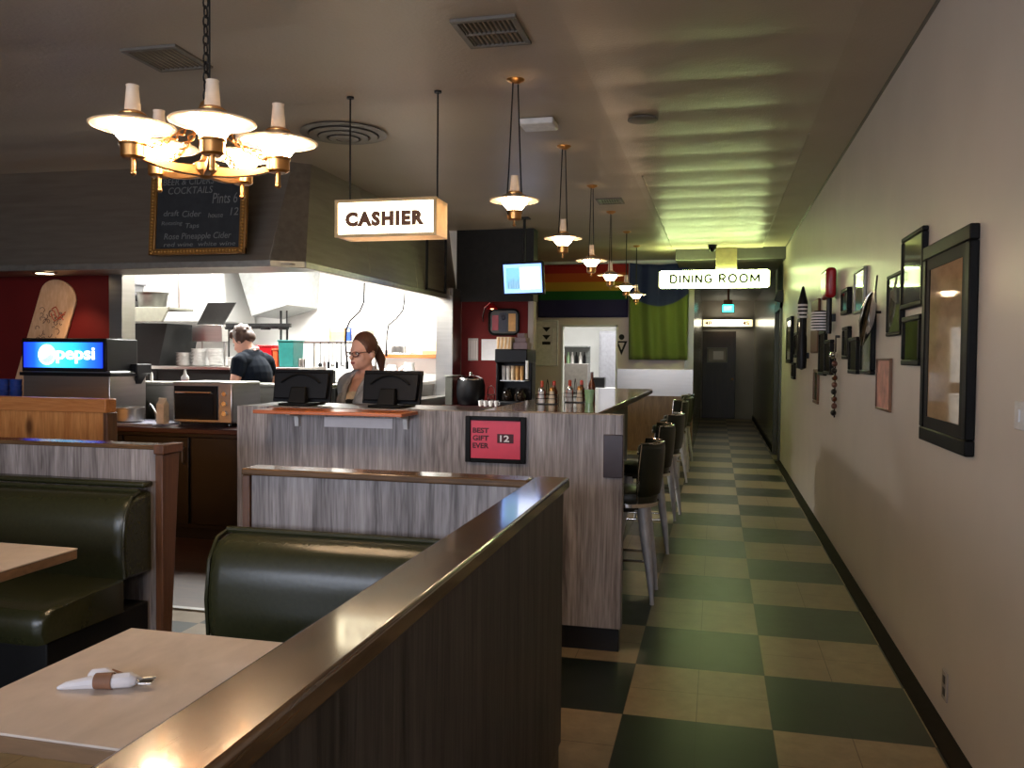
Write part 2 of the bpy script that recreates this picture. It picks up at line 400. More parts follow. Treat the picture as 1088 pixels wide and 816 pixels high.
# ceiling: two-foot sheets that sag a little between their battens
def ceil(b):
    bm = b.bm; T = .60; y0 = YF; n = int((12.6-y0)/T)+1
    xs = [XL, -5, -3.2, -2.2, -1.4, -.72, -.655, -.2, .3, .605, .62, XR]
    rows = []
    for i in range(n):
        for k in range(8):
            t = k/8; y = y0 + (i+t)*T
            if y > 12.6: break
            rows.append((y, 4*t*(1-t)))
    rows.append((12.6, 0))
    grid = []
    for y, g in rows:
        grid.append([bm.verts.new((x, y, CZ - (.010 if -.69 < x < .61 else 0 if x > .6 else .006)*g)) for x in xs])
    for a, c in zip(grid, grid[1:]):
        for j in range(len(xs)-1): bm.faces.new((a[j], a[j+1], c[j+1], c[j]))
    b.box(XL, XR+.3, YF, 12.6, CZ+.03, CZ+.08)
    b.quad((XL, 12.6, CZ), (-.6, 12.6, CZ), (-.6, YB, CZ), (XL, YB, CZ))
ceil_o = st('ceiling', [M['ceiling'], M['ceiling2']], ceil)
for p in ceil_o.data.polygons:
    if -.69 < p.center.x < .61 and p.center.z < CZ+.005 and p.center.y < 12.6 and abs(p.normal.z) > .5: p.material_index = 1
st('ceiling_hall', M['darkwall'], lambda b: b.box(-.6, XR+.2, 12.6, YE, HC, HC+.06), smooth=False)
st('trim_2', M['casing'], lambda b: b.box(-.6, XR, 12.55, 12.85, HC-.02, CZ), bevel=.006)
st('trim_3', M['whitewall'], lambda b: b.box(-3.1, -.6, YB-.03, YB-.002, 3.05, 3.09), bevel=.004)
st('trim_4', M['vent0'], lambda b: b.box(-.66, -.645, 7.5, 12.55, CZ-.012, CZ-.0005), smooth=False)
st('trim_5', M['vent0'], lambda b: b.box(.60, .612, 6.3, 12.55, CZ-.012, CZ-.0005), smooth=False)
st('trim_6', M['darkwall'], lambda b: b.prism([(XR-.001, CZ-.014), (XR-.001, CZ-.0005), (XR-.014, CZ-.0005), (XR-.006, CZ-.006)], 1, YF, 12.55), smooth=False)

st('wall_right', M['rightwall'], lambda b: b.box(XR, XR+.1, YF, 13.0, 0, CZ), smooth=False)
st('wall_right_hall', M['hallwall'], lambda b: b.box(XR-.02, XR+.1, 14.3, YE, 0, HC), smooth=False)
st('baseboard_right', M['baseboard'], lambda b: b.prism([(XR-.066, 0), (XR, 0), (XR, .03), (XR-.008, .026), (XR-.03, .014), (XR-.062, .008)], 1, YF, 13.0), bevel=0)
st('baseboard_hall', M['baseboard'], lambda b: b.box(XR-.04, XR-.02, 14.3, YE, 0, .10), bevel=.004)
st('wall_left', M['darkwall'], lambda b: b.box(XL-.1, XL, YF, YB, 0, CZ), smooth=False)
# front wall with its street window (behind the camera)
def wf(b):
    for r in ((XL, -6.3, 0, CZ), (-1.4, -1.1, 0, CZ), (.7, 1.2, 0, CZ), (-1.1, .7, 0, 2.1), (-1.1, .7, 2.7, CZ), (-6.3, -1.4, 0, .9), (-6.3, -1.4, 2.5, CZ)): b.box(r[0], r[1], YF-.12, YF, r[2], r[3])
st('wall_front', M['greywall'], wf, smooth=False)
def wframe(b):
    for x in (-6.3, -4.67, -3.03, -1.46): b.box(x, x+.06, YF-.09, YF-.03, .9, 2.5)
    for z in (.9, 2.44): b.box(-6.3, -1.4, YF-.09, YF-.03, z, z+.06)
w1 = st('window_1', M['darkmetal'], wframe)
pane = mat('window_daylight', (.6, .65, .7), .1, emit=(.62, .76, 1.0), estr=1.0)
B().box(-6.24, -1.46, YF-.065, YF-.055, .96, 2.44).out('pane', pane, w1, smooth=False)
w2 = st('fill_window', M['darkmetal'], lambda b: [b.box(x, x+.05, YF-.09, YF-.03, 2.1, 2.7) for x in (-1.1, -.2, .65)] and b.box(-1.1, .7, YF-.09, YF-.03, 2.1, 2.15).box(-1.1, .7, YF-.09, YF-.03, 2.65, 2.7))  # unseen transom, added as fill light for the right wall
B().box(-1.05, .65, YF-.065, YF-.055, 2.15, 2.65).out('pane', pane, w2, smooth=False)
# back wall with a doorway into the bright service room
DX0, DX1, DZ = -2.51, -1.575, 2.05
def wb(b):
    b.box(-3.2, DX0, YB, YB+.12, 0, CZ); b.box(DX1, -.36, YB, YB+.12, 0, CZ); b.box(DX0, DX1, YB, YB+.12, DZ, CZ)
st('wall_back', M['backgrey'], wb, smooth=False)
st('wall_back_side', M['darkwall'], lambda b: b.box(XL, -3.2, YB, YB+.12, 0, CZ), smooth=False)
def dframe(b):
    b.box(DX0-.0, DX0+.03, YB-.015, YB+.14, 0, DZ); b.box(DX1-.03, DX1, YB-.015, YB+.14, 0, DZ); b.box(DX0, DX1, YB-.015, YB+.14, DZ-.03, DZ)
st('door_2', M['whitewall'], dframe)
# service room behind
def wsr(b):
    b.box(-4.2, -.5, 17.4, 17.5, 0, 2.7); b.box(-4.2, -4.1, YB+.12, 17.4, 0, 2.7); b.box(-.6, -.5, YB+.12, 17.4, 0, 2.7); b.box(-4.2, -.5, YB+.12, 17.5, 2.7, 2.8)
st('wall_service', M['whitewall'], wsr, smooth=False)
# hallway
st('wall_hall_left', M['hallwall'], lambda b: b.box(-.5, -.36, YB-.02, YE, 0, HC), smooth=False)
st('wall_hall_end', M['greywall'], lambda b: b.box(-.5, XR+.1, YE, YE+.1, 0, HC), smooth=False)
def casing(b):
    b.box(XR-.03, XR+.1, 13.0, 13.12, 0, 2.35); b.box(XR-.03, XR+.1, 14.18, 14.3, 0, 2.35); b.box(XR-.03, XR+.1, 13.0, 14.3, 2.25, 2.37); b.box(XR, XR+.1, 13.0, 14.3, 2.37, CZ)
d3 = st('door_3', M['casing'], casing)
B().box(XR+.04, XR+.08, 13.12, 14.18, 0, 2.25).out('leaf', M['darkdoor'], d3, smooth=False)
d1 = st('door_1', M['darkdoor'], lambda b: b.box(-.44+.09, .47, YE-.045, YE, 0.005, 2.2), bevel=.005)
B().ball((.40, YE-.09, 1.0), .03).rod((.40, YE-.09, 1.0), (.40, YE-.04, 1.0), .012).out('door_knob', M['brass'], d1)

# kitchen shell
YK, XK, HB = 6.04, -3.19, 2.20     # hood front, hood side, hood bottom
st('wall_red', M['red_wall'], lambda b: b.box(XL, -5.36, 6.68, 6.80, 0, CZ), smooth=False)
st('trim_7', M['steel'], lambda b: b.box(-5.36, -5.22, 6.62, 6.80, 0, 2.35), bevel=.006)
st('wall_kitchen_back', M['whitewall'], lambda b: b.box(XL, -3.15, 10.3, 10.4, 0, CZ), smooth=False)
st('wall_kitchen_left', M['whitewall'], lambda b: b.box(XL, XL+.06, 6.80, 10.3, 0, CZ), smooth=False)
st('wall_pass', M['steel'], lambda b: b.box(-5.22, -3.25, 6.70, 6.80, 0, 1.225), smooth=False)
st('trim_8', M['steel'], lambda b: b.box(-5.22, -3.20, 6.66, 6.95, 1.225, 1.257), bevel=.006)
st('wall_pass_side', M['steel'], lambda b: b.box(-3.30, -3.20, 6.80, 9.9, 0, 1.0), smooth=False)
st('trim_9', M['steel'], lambda b: b.box(-3.42, -3.17, 6.95, 9.9, 1.0, 1.03), bevel=.006)
st('column_steel', M['steel'], lambda b: b.box(-3.37, -3.15, 9.95, 10.3, 0, 2.35), bevel=.008)
st('wall_stub', M['red_wall'], lambda b: b.box(-3.15, -2.28, 10.3, 10.42, 0, 2.2), smooth=False)
st('trim_10', M['greywall'], lambda b: b.box(-2.28, -2.21, 10.28, 10.44, 0, 2.2), bevel=.004)
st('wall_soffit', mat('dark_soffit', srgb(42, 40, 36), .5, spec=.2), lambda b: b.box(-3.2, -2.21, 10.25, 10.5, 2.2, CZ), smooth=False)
st('wall_steel_back', M['steel'], lambda b: b.box(DX1, -.36, YB-.03, YB-.001, .9, 1.33), smooth=False)
st('wall_wainscot_back', wood('wainscot_brown', srgb(104, 74, 52), srgb(140, 106, 78), .35, (8, 8, .8)), lambda b: b.box(DX1, -.36, YB-.03, YB-.001, 0, .9), smooth=False)

# ------------------------------------------------------------------ hood
hd = thing('kitchen_hood', 'large dull stainless hood over the open kitchen, sloping up to the ceiling', 'hood', (-5, 6.5, HB))
B().hexa([(XL+.02, YK, HB+.05), (-3.414, YK-.02, HB+.05), (-3.414, 6.6, HB+.05), (XL+.02, 6.6, HB+.05),
          (XL+.02, 6.27, CZ-.003), (-3.41, 6.40, CZ-.003), (-3.41, 6.62, CZ-.003), (XL+.02, 6.62, CZ-.003)]).out('front_panel', M['hood'], hd, bevel=.004)
B().hexa([(-3.41, YK-.02, HB+.05), (XK, YK+.16, HB+.05), (-3.34, 6.7, HB+.05), (-3.41, 6.6, HB+.05),
          (-3.41, 6.40, CZ-.003), (-3.30, 6.50, CZ-.003), (-3.36, 6.75, CZ-.003), (-3.41, 6.62, CZ-.003)]).out('corner_panel', M['hoodlip'], hd, bevel=.003)
for i, (a, c) in enumerate(((6.2, 7.5), (7.508, 8.8), (8.808, 10.24))):
    B().hexa([(-3.36, a, HB+.05), (XK, a, HB+.05), (XK, c, HB+.05), (-3.36, c, HB+.05),
              (-3.36, a + (.3 if i == 0 else 0), CZ-.003), (-3.30, a + (.3 if i == 0 else 0), CZ-.003), (-3.30, c, CZ-.003), (-3.36, c, CZ-.003)]).out('side_panel', M['hood'], hd, bevel=.003)
lip = B(); lip.box(XL+.02, -3.40, YK-.02, YK+.03, HB, HB+.055); lip.hexa([(-3.41, YK-.02, HB), (XK, YK+.14, HB), (XK-.05, YK+.2, HB), (-3.41, YK+.05, HB),
          (-3.41, YK-.02, HB+.055), (XK, YK+.14, HB+.055), (XK-.05, YK+.2, HB+.055), (-3.41, YK+.05, HB+.055)])
lip.box(XK-.05, XK+.012, YK+.14, 10.24, HB, HB+.055)
lip.out('lip', M['hoodlip'], hd, bevel=.005)
B().box(XL+.02, XK-.06, YK+.03, 6.66, HB+.02, HB+.03).out('underside', M['hood'], hd)
b = B()
b.box(-2.99+-.2, -3.165, 9.05, 9.07, HB+.06, 2.95); b.box(-3.19, -3.165, 9.72, 9.74, HB+.06, 2.95); b.box(-3.19, -3.165, 9.05, 9.74, 2.93, 2.95); b.box(-3.19, -3.165, 9.05, 9.74, HB+.06, HB+.08)
b.out('access_panel_frame', M['darkmetal'], hd)

# recessed warm lamp above the skateboard
t = thing('recessed_spotlight', 'small glowing round downlight under the hood edge above the wooden skateboard', 'light', (-5.75, 6.28, HB))
B().lathe([(.075, 0), (.10, 0), (.10, -.014), (.075, -.014)], (-5.75, 6.30, HB+.018), closed=True).out('trim_ring', M['chrome'], t)
B().cyl((-5.75, 6.30, HB+.006), .074, .006).out('lens', M['spotlamp'], t)

# ------------------------------------------------------------------ booths
t = thing('booth_partition', 'long low wood partition with glossy brown cap running beside the aisle', 'partition', (-.57, 1, 0))
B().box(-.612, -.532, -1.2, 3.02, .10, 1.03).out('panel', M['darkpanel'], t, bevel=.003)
B().box(-.64, -.513, -1.2, 3.045, 1.03, 1.072).out('cap', M['cap'], t, bevel=.008)
B().box(-.606, -.538, -1.2, 3.01, 0, .10).out('toe_kick', M['toe'], t)
t = thing('booth_end_partition', 'grey weathered wood back wall of the booth nearest the viewer, in front of the cashier counter', 'partition', (-1.2, 2.98, 0))
B().box(-1.74, -.645, 2.935, 3.02, .10, 1.045).out('panel', M['weathered'], t, bevel=.003)
B().box(-1.775, -.645, 2.92, 3.035, 1.045, 1.072).out('cap', M['capx'], t, bevel=.006)
B().box(-1.775, -1.742, 2.925, 3.03, 0, 1.045).out('end_post', M['brownpost'], t, bevel=.004)
B().box(-1.74, -.645, 2.94, 3.015, 0, .10).out('toe_kick', M['toe'], t)

def bench(name, label, x0, x1, ytop, ledge):
    """bench facing the viewer; ytop = y of the partition face behind it"""
    t = thing(name, label, 'booth bench', ((x0+x1)/2, ytop-.3, 0))
    n = 14
    def cush(prof, nm, r=.03):
        b = B(); rings = []
        xs = [x0] + [x0+.012*k for k in (1, 3)] + [x0+.06, x1-.06] + [x1-.036, x1-.012] + [x1]
        ins = [.03, .012, .003, 0, 0, .003, .012, .03]
        cy = sum(p[0] for p in prof)/len(prof); cz = sum(p[1] for p in prof)/len(prof)
        for x, i in zip(xs, ins):
            ring = []
            for (y, z) in prof:
                d = Vector((y-cy, z-cz)); L = d.length; d = d*(max(0, L-i)/L); ring.append(b.bm.verts.new((x, cy+d.x, cz+d.y)))
            rings.append(ring)
        for a, c in zip(rings, rings[1:]):
            for k in range(len(a)): b.bm.faces.new((a[k], a[(k+1) % len(a)], c[(k+1) % len(a)], c[k]))
        b.bm.faces.new(rings[0]); b.bm.faces.new(rings[-1])
        o = b.out(nm, M['vinyl'], t); return o
    y = ytop
    # backrest: bulging front, rounded top
    bp = [(y-.20, .44), (y-.225, .52), (y-.235, .62), (y-.225, .72), (y-.205, .79), (y-.17, .83), (y-.11, .845), (y-.012, .845), (y-.012, .44)]
    cush(bp, 'backrest')
    b = B(); b.tube([(x0+.012, y-.10, .853), (x1-.012, y-.10, .853)], .012, 8); b.tube([(x0+.004, y-.215, .46), (x0+.004, y-.228, .62), (x0+.004, y-.21, .76), (x0+.006, y-.16, .835), (x0+.01, y-.10, .85)], .007, 6); b.tube([(x1-.004, y-.215, .46), (x1-.004, y-.228, .62), (x1-.004, y-.21, .76), (x1-.006, y-.16, .835), (x1-.01, y-.10, .85)], .007, 6)
    b.out('piping', M['vinyl'], t)
    sp = [(y-.70, .30), (y-.72, .35), (y-.715, .41), (y-.69, .445), (y-.62, .46), (y-.40, .465), (y-.20, .455), (y-.20, .30)]
    cush(sp, 'seat')
    B().box(x0+.03, x1-.03, y-.66, y-.012, .08, .30).out('base', M['blackmatte'], t, bevel=.006)
    B().box(x0+.05, x1-.05, y-.60, y-.012, 0, .08).out('toe_kick', M['toe'], t)
    if ledge:
        B().box(x0+.02, x1, y-.08, y-.006, .862, .892).out('ledge_roll', M['vinyl'], t, bevel=.012)
    return t
bench('booth_bench', 'green vinyl booth bench behind the table with the napkin roll', -1.79, -.65, 2.932, False)
bench('booth_bench', 'dark green vinyl booth bench at left, in shade beyond the far table', -3.60, -2.66, 3.60, True)

t = thing('booth_end_partition', 'wood back wall of the left booth bench, in front of the yellow pine divider', 'partition', (-3.3, 3.68, 0))
B().box(-4.9, -2.66, 3.607, 3.70, .10, 1.04).out('panel', M['weathered'], t, bevel=.003)
B().box(-4.9, -2.66, 3.604, 3.72, 1.04, 1.062).out('cap', M['capx'], t, bevel=.005)
B().hexa([(-2.658, 3.60, 0), (-2.615, 3.60, 0), (-2.615, 3.66, 0), (-2.658, 3.66, 0), (-2.658, 3.60, 1.02), (-2.615, 3.60, 1.02), (-2.615, 3.735, 1.02), (-2.658, 3.735, 1.02)]).box(-2.662, -2.605, 3.592, 3.752, 1.02, 1.066).out('end_post', M['brownpost'], t, bevel=.005)
B().box(-4.9, -2.66, 3.61, 3.695, 0, .10).out('toe_kick', M['toe'], t)
t = thing('booth_partition', 'dark wood partition closing the left booth at the edge of the picture', 'partition', (-3.85, 3.0, 0))
B().box(-3.90, -3.80, .5, 3.598, .1, 1.04).out('panel', M['weathered'], t, bevel=.003)
B().box(-3.92, -3.78, .5, 3.598, 1.04, 1.066).out('cap', M['cap'], t, bevel=.005)
B().box(-3.89, -3.81, .5, 3.598, 0, .1).out('toe_kick', M['toe'], t)

def table(label, x0, x1, y0, y1):
    t = thing('booth_table', label, 'table', ((x0+x1)/2, (y0+y1)/2, 0))
    cx, cy = (x0+x1)/2, (y0+y1)/2
    B().box(x0, x1, y0, y1, .744, .75).out('tabletop', M['table'], t, bevel=.0015)
    B().box(x0+.001, x1-.001, y0+.001, y1-.001, .708, .744).out('edge_band', M['tableedge'], t, bevel=.003)
    B().lathe([(0, .03), (.05, .03), (.04, .07), (.038, .66), (.06, .68), (.06, .708), (0, .708)], (cx, cy, 0), 20).out('pedestal', M['darkmetal'], t)
    b = B()
    for a in range(4):
        d = Vector((math.cos(a*PI/2+PI/4), math.sin(a*PI/2+PI/4), 0)); b.tube([Vector((cx, cy, .05)), Vector((cx, cy, .045))+d*.15, Vector((cx, cy, .018))+d*.31], [.03, .026, .018], 10)
    b.out('base', M['darkmetal'], t)
    return t
table('cream laminate booth table nearest the viewer with a napkin roll on it', -1.565, -.645, 1.385, 2.015)
table('cream laminate booth table at left edge beside the dark green bench', -3.50, -2.41, 2.17, 2.795)

def napkin(label, loc, rz):
    t = thing('napkin_roll', label, 'napkin roll', loc); x, y, z = loc
    b = B(); b.tube([(x-.105, y-.006, z+.004), (x-.085, y-.004, z+.009), (x-.04, y, z+.014), (x+.02, y, z+.017), (x+.055, y+.003, z+.019), (x+.07, y+.004, z+.016)], [.003, .009, .014, .0165, .018, .009], 9)
    b.tube([(x-.055, y+.040, z+.012), (x-.045, y+.040, z+.016), (x-.015, y+.036, z+.018), (x+.015, y+.030, z+.014)], [.006, .015, .017, .009], 9)
    b.tube([(x+.03, y+.018, z+.010), (x+.055, y+.022, z+.014), (x+.075, y+.014, z+.012)], [.008, .013, .007], 8)
    b.out('napkin', M['paper'], t, bevel=.003)
    B().lathe([(.0162, -.020), (.0178, .020), (.0188, .020), (.0175, -.020)], (x-.002, y, z+.0175), 16, (1, 0, 0), closed=True).hexa([(x+.0, y+.026, z+.004), (x+.034, y+.022, z+.004), (x+.030, y+.042, z+.004), (x-.002, y+.046, z+.004), (x+.0, y+.026, z+.026), (x+.034, y+.022, z+.020), (x+.030, y+.040, z+.020), (x-.002, y+.044, z+.030)]).out('paper_band', mat('kraft_band', srgb(136, 96, 72), .7), t, bevel=.003)
    B().tube([(x-.02, y, z+.014), (x+.06, y+.002, z+.016), (x+.078, y+.003, z+.014)], [.004, .004, .003], 8).box(x+.076, x+.106, y-.009, y+.013, z+.010, z+.016).out('fork', M['chrome'], t, bevel=.002)
    B().tube([(x, y+.008, z+.012), (x+.055, y+.016, z+.012), (x+.10, y+.035, z+.012)], [.005, .005, .003], 8).out('knife', M['steel'], t)
    t.rotation_euler.z = rz
    return t
napkin('white napkin roll with cutlery lying on the nearest booth table', (-1.335, 1.63, .75), .28)
napkin('white napkin roll lying on the table at the left edge', (-2.60, 2.47, .75), .1)

# ------------------------------------------------------------------ pine divider, back counter and what stands on it
t = thing('pine_divider', 'knotty yellow pine divider panel in front of the soda dispenser', 'divider', (-5.3, 5.05, 0))
B().box(-6.6, -4.10, 5.02, 5.08, 0, 1.10).out('panel', M['pine'], t, bevel=.003)
B().box(-6.6, -4.07, 4.99, 5.10, 1.10, 1.195).out('cap_board', M['pinex'], t, bevel=.006)
B().box(-4.10, -4.065, 5.00, 5.10, 0, 1.10).out('end_post', M['brownpost'], t, bevel=.004)

t = thing('back_counter', 'dark brown cabinet counter under the kitchen pass, holding the toaster oven', 'counter', (-5, 6.2, 0))
B().box(-7.3, -3.45, 6.02, 6.62, .10, .88).out('body', M['darkcab'], t, bevel=.004)
B().box(-7.3, -3.42, 5.90, 6.62, .88, .92).out('worktop', mat('dark_red_top', srgb(58, 20, 22), .3), t, bevel=.006)
B().box(-7.3, -3.46, 6.08, 6.6, 0, .10).out('toe_kick', M['toe'], t)
for k in range(6):
    x0 = -7.2 + k*.62
    d = B().box(x0+.01, x0+.60, 6.0, 6.02, .14, .84).out('door', M['darkcab'], t, bevel=.004)
    B().tube([(x0+.56, 6.0, .62), (x0+.56, 5.975, .64), (x0+.56, 5.975, .74), (x0+.56, 6.0, .76)], .006).out('handle', M['steel'], d)

# soda dispenser with its lit blue panel
t = thing('soda_dispenser', 'stainless soda dispenser with a glowing blue brand panel, behind the pine divider', 'drink dispenser', (-5.39, 6.3, .92))
B().box(-5.80, -4.93, 6.10, 6.56, .92, 1.36).out('body', M['steel'], t, bevel=.01)
B().box(-5.82, -4.91, 6.08, 6.56, 1.315, 1.345).out('drip_band', M['black'], t, bevel=.004)
B().box(-5.815, -4.965, 6.10, 6.5, 1.345, 1.635).out('panel_housing', M['black'], t, bevel=.012)
pb = B().box(-5.78, -5.00, 6.088, 6.10, 1.385, 1.60).out('lit_panel', ramp_mat('soda_panel', 0, [(0, (.01, .03, .75, 1)), (.14, (.01, .10, .95, 1)), (.36, (.08, .60, 1, 1)), (.6, (.03, .55, 1, 1)), (.84, (.02, .16, .95, 1)), (1, (.01, .05, .8, 1))], .3, 1.5, -.39, .39), t, smooth=False)
B().text('pepsi', .15, (-5.255, 6.083, 1.49), depth=.001, bold=.0035, width=.38, height=.135).out('lettering', emis('panel_white', (.95, .97, 1), 2.2), t, smooth=False)
b = B().lathe([(.072, 0), (.087, 0), (.087, .004), (.072, .004)], (-5.54, 6.086, 1.495), 32, (0, -1, 0), closed=True)
b.out('emblem_ring', emis('emblem_white', (.9, .96, 1), 2.0), t, smooth=False)
def disc_part(z0, z1, curve):
    b = B(); pts = []
    for k in range(25):
        x = -.07+.14*k/24; pts.append(x)
    for x0, x1 in zip(pts, pts[1:]):
        q = []
        for x in (x0, x1):
            R = math.sqrt(max(0, .07**2-x*x)); lo = max(-R, min(R, z0(x))); hi = max(-R, min(R, z1(x))); q.append((x, lo, hi))
        if q[0][2]-q[0][1] + q[1][2]-q[1][1] < 1e-4: continue
        b.quad((-5.54+q[0][0], 6.084, 1.495+q[0][1]), (-5.54+q[1][0], 6.084, 1.495+q[1][1]), (-5.54+q[1][0], 6.084, 1.495+q[1][2]), (-5.54+q[0][0], 6.084, 1.495+q[0][2]))
    return b
sw = lambda x: .018*math.sin(x*40)
disc_part(lambda x: sw(x)+.018, lambda x: 1, 0).out('emblem_top', emis('emblem_red', (1, .55, .5), 1.6), t, smooth=False)
disc_part(lambda x: sw(x)-.018, lambda x: sw(x)+.018, 0).out('emblem_middle', emis('emblem_mid', (1, 1, 1), 2.2), t, smooth=False)
disc_part(lambda x: -1, lambda x: sw(x)-.018, 0).out('emblem_bottom', emis('emblem_blue', (.3, .6, 1), 1.6), t, smooth=False)
t = thing('black_wall_box', 'small black box with a drooping spout hooked on the steel post beside the soda panel', 'black box', (-4.95, 6.5, 1.24))
B().box(-5.06, -4.90, 6.40, 6.60, 1.33, 1.42).hexa([(-4.98, 6.42, 1.24), (-4.93, 6.42, 1.24), (-4.93, 6.5, 1.24), (-4.98, 6.5, 1.24), (-5.0, 6.41, 1.34), (-4.90, 6.41, 1.34), (-4.90, 6.55, 1.34), (-5.0, 6.55, 1.34)]).out('body', M['black'], t, bevel=.008)

# skateboard leaning on the red wall
t = thing('skateboard_deck', 'tall wooden skateboard deck with ink drawings hung on the red wall', 'skateboard', (-6.02, 6.64, 1.34))
def deck(b):
    out = []; W, Lh = .20, .52
    for k in range(13): a = PI*k/12; out.append((W*math.cos(a), Lh+.16*math.sin(a)))
    for k in range(13): a = PI+PI*k/12; out.append((W*math.cos(a), -Lh+.16*math.sin(a)))
    return out
rz = -.34
def dk(p): return (-6.11 + p[0]*math.cos(rz) - p[1]*math.sin(rz), 1.535 + p[0]*math.sin(rz) + p[1]*math.cos(rz))
t.location = (-6.02, 6.655, 1.2)
B().prism([dk(p) for p in deck(None)], 1, 6.655, 6.675).out('deck', wood('maple', srgb(206, 156, 112), srgb(232, 190, 150), .35, (7, 7, 1.5), bump=.03), t, bevel=.004)
b = B(); R0 = random.Random(3)
for k in range(64):
    cx, cz = R0.uniform(-.12, .12), R0.uniform(-.16, .38); r = R0.uniform(.010, .026); a0 = R0.uniform(0, 6)
    pts = []
    for j in range(9):
        a = a0 + j*.42; q = dk((cx+r*math.cos(a)*(1+.2*math.sin(3*a)), cz+r*1.2*math.sin(a))); pts.append((q[0], 6.653, q[1]))
    b.tube(pts, .0026, 5)
b.out('ink_drawing', mat('ink', srgb(92, 52, 40), .7), t)
b = B()
for k in range(3):
    pts = [dk((-.02+.03*j+.0, .40+.03*math.sin(j*1.4+k)-.035*k)) for j in range(6)]
    b.tube([(q[0], 6.653, q[1]) for q in pts], .005, 5)
b.out('red_ink', mat('red_ink', srgb(200, 80, 50), .6), t)

# chalkboard
tilt = .07
t = thing('chalkboard', 'black chalkboard drink list in a gilt beaded frame on the hood front', 'chalkboard', (-4.10, 6.10, 2.30))
def cbp(x, y, z):   # local panel coords (x right, z up the slope, y out of the panel) to world
    c, s = math.cos(tilt), math.sin(tilt)
    return Vector((-4.01+x*.97, 5.985 + z*.84*s - y*c, 2.295 + z*.84*c + y*s))
def slab(b, x0, x1, z0, z1, y0, y1):
    return b.hexa([cbp(x0, y0, z0), cbp(x1, y0, z0), cbp(x1, y1, z0), cbp(x0, y1, z0), cbp(x0, y0, z1), cbp(x1, y0, z1), cbp(x1, y1, z1), cbp(x0, y1, z1)])
slab(B(), -.39, .39, .06, .75, .018, .03).out('slate', M['slate'], t, smooth=False)
b = B()
for a in ((-.445, -.385, 0, .81), (.385, .445, 0, .81), (-.445, .445, 0, .06), (-.445, .445, .75, .81)): slab(b, *a, .012, .045)
fr = b.out('frame', M['gold'], t, bevel=.006)
b = B()
for k in range(27):
    z = .02+.77*k/26
    for x in (-.415, .415): b.ball(cbp(x, .046, z), .011, 8, 6)
for k in range(28):
    x = -.40+.80*k/27
    for z in (.03, .78): b.ball(cbp(x, .046, z), .011, 8, 6)
b.out('beading', mat('gilt_bead', srgb(176, 128, 60), .35, .5), fr)
for x in (-.36, .36):
    p = cbp(x, .02, .80); B().tube([p, p+Vector((0, .02, .03)), Vector((p.x, 6.325, p.z+.085))], .006, 8).out('hanger', M['darkmetal'], t)
up = cbp(0, 0, 1)-cbp(0, 0, 0)
for txt, x, z, w, h in (('BEER & CIDERS', -.10, .70, .46, .052), ('COCKTAILS', -.08, .615, .40, .055), ('Pints 6', .24, .53, .22, .085), ('12', .33, .40, .07, .06),
                        ('draft', -.25, .40, .14, .045), ('Cider', -.06, .39, .17, .05), ('house', .16, .37, .13, .04), ('Rotating', -.24, .30, .19, .04), ('Taps', -.05, .27, .12, .05),
                        ('Rose Pineapple Cider', .0, .17, .60, .065), ('red wine  white wine', .02, .10, .64, .035)):
    B().text(txt, .06, cbp(x, .031, z), (1, 0, 0), up, .0005, width=w, height=h, shear=.15).out('chalk_lettering', M['chalk'], t, smooth=False)

# things on the back counter
def toaster():
    t = thing('toaster_oven', 'stainless toaster oven with dark glass door on the back counter', 'toaster oven', (-4.05, 6.28, .92))
    b = B().box(-4.345, -3.80, 6.12, 6.56, .945, 1.285)
    for x in (-4.30, -3.85):
        for y in (6.16, 6.52): b.cyl((x, y, .92), .015, .03, 10)
    b.out('body', M['steel'], t, bevel=.012)
    d = B().box(-4.325, -3.93, 6.105, 6.122, .975, 1.25).out('door', M['black'], t, bevel=.004)
    B().tube([(-4.29, 6.105, 1.19), (-4.29, 6.075, 1.20), (-3.965, 6.075, 1.20), (-3.965, 6.105, 1.19)], .010, 10).out('handle', M['chrome'], d)
    B().box(-4.29, -3.965, 6.100, 6.106, 1.0, 1.16).out('window', M['blackmatte'], d)
    for z in (1.03, 1.11, 1.19): B().cyl((-3.865, 6.12, z), .019, .02, 16, (0, -1, 0)).out('knob', M['chrome'], t)
toaster()
t = thing('cutting_board', 'pale bluish tray lying on the back counter under the steel pan', 'tray', (-4.68, 6.08, .92))
B().box(-4.90, -4.40, 5.93, 6.30, .9205, .938).box(-4.90, -4.40, 5.93, 5.945, .938, .946).box(-4.90, -4.40, 6.285, 6.30, .938, .946).out('board', mat('tray_blue', srgb(176, 176, 196), .3), t, bevel=.005)
t = thing('steel_pan', 'round steel pan standing on the pale tray', 'pan', (-4.83, 6.16, .938))
B().lathe([(0, .0), (.105, 0), (.118, .012), (.122, .115), (.128, .118), (.128, .124), (.116, .124), (.112, .02), (0, .012)], (-4.768, 6.12, .9385), 32).out('pot', M['steel'], t)
t = thing('steel_ladle', 'curved steel ladle handle arching over the pale tray', 'ladle', (-4.6, 6.2, .938))
B().tube([(-4.63, 6.2, 1.078), (-4.618, 6.2, 1.084), (-4.60, 6.19, 1.075), (-4.57, 6.18, 1.04), (-4.535, 6.17, .99), (-4.515, 6.16, .955)], [.007, .008, .009, .010, .011, .012], 10).ball((-4.51, 6.155, .957), (.028, .028, .018)).out('handle', M['steel'], t)
t.name = 'steel_ladle'
t = thing('milk_carton', 'small cream carton standing left of the toaster oven', 'carton', (-4.39, 6.1, .92))
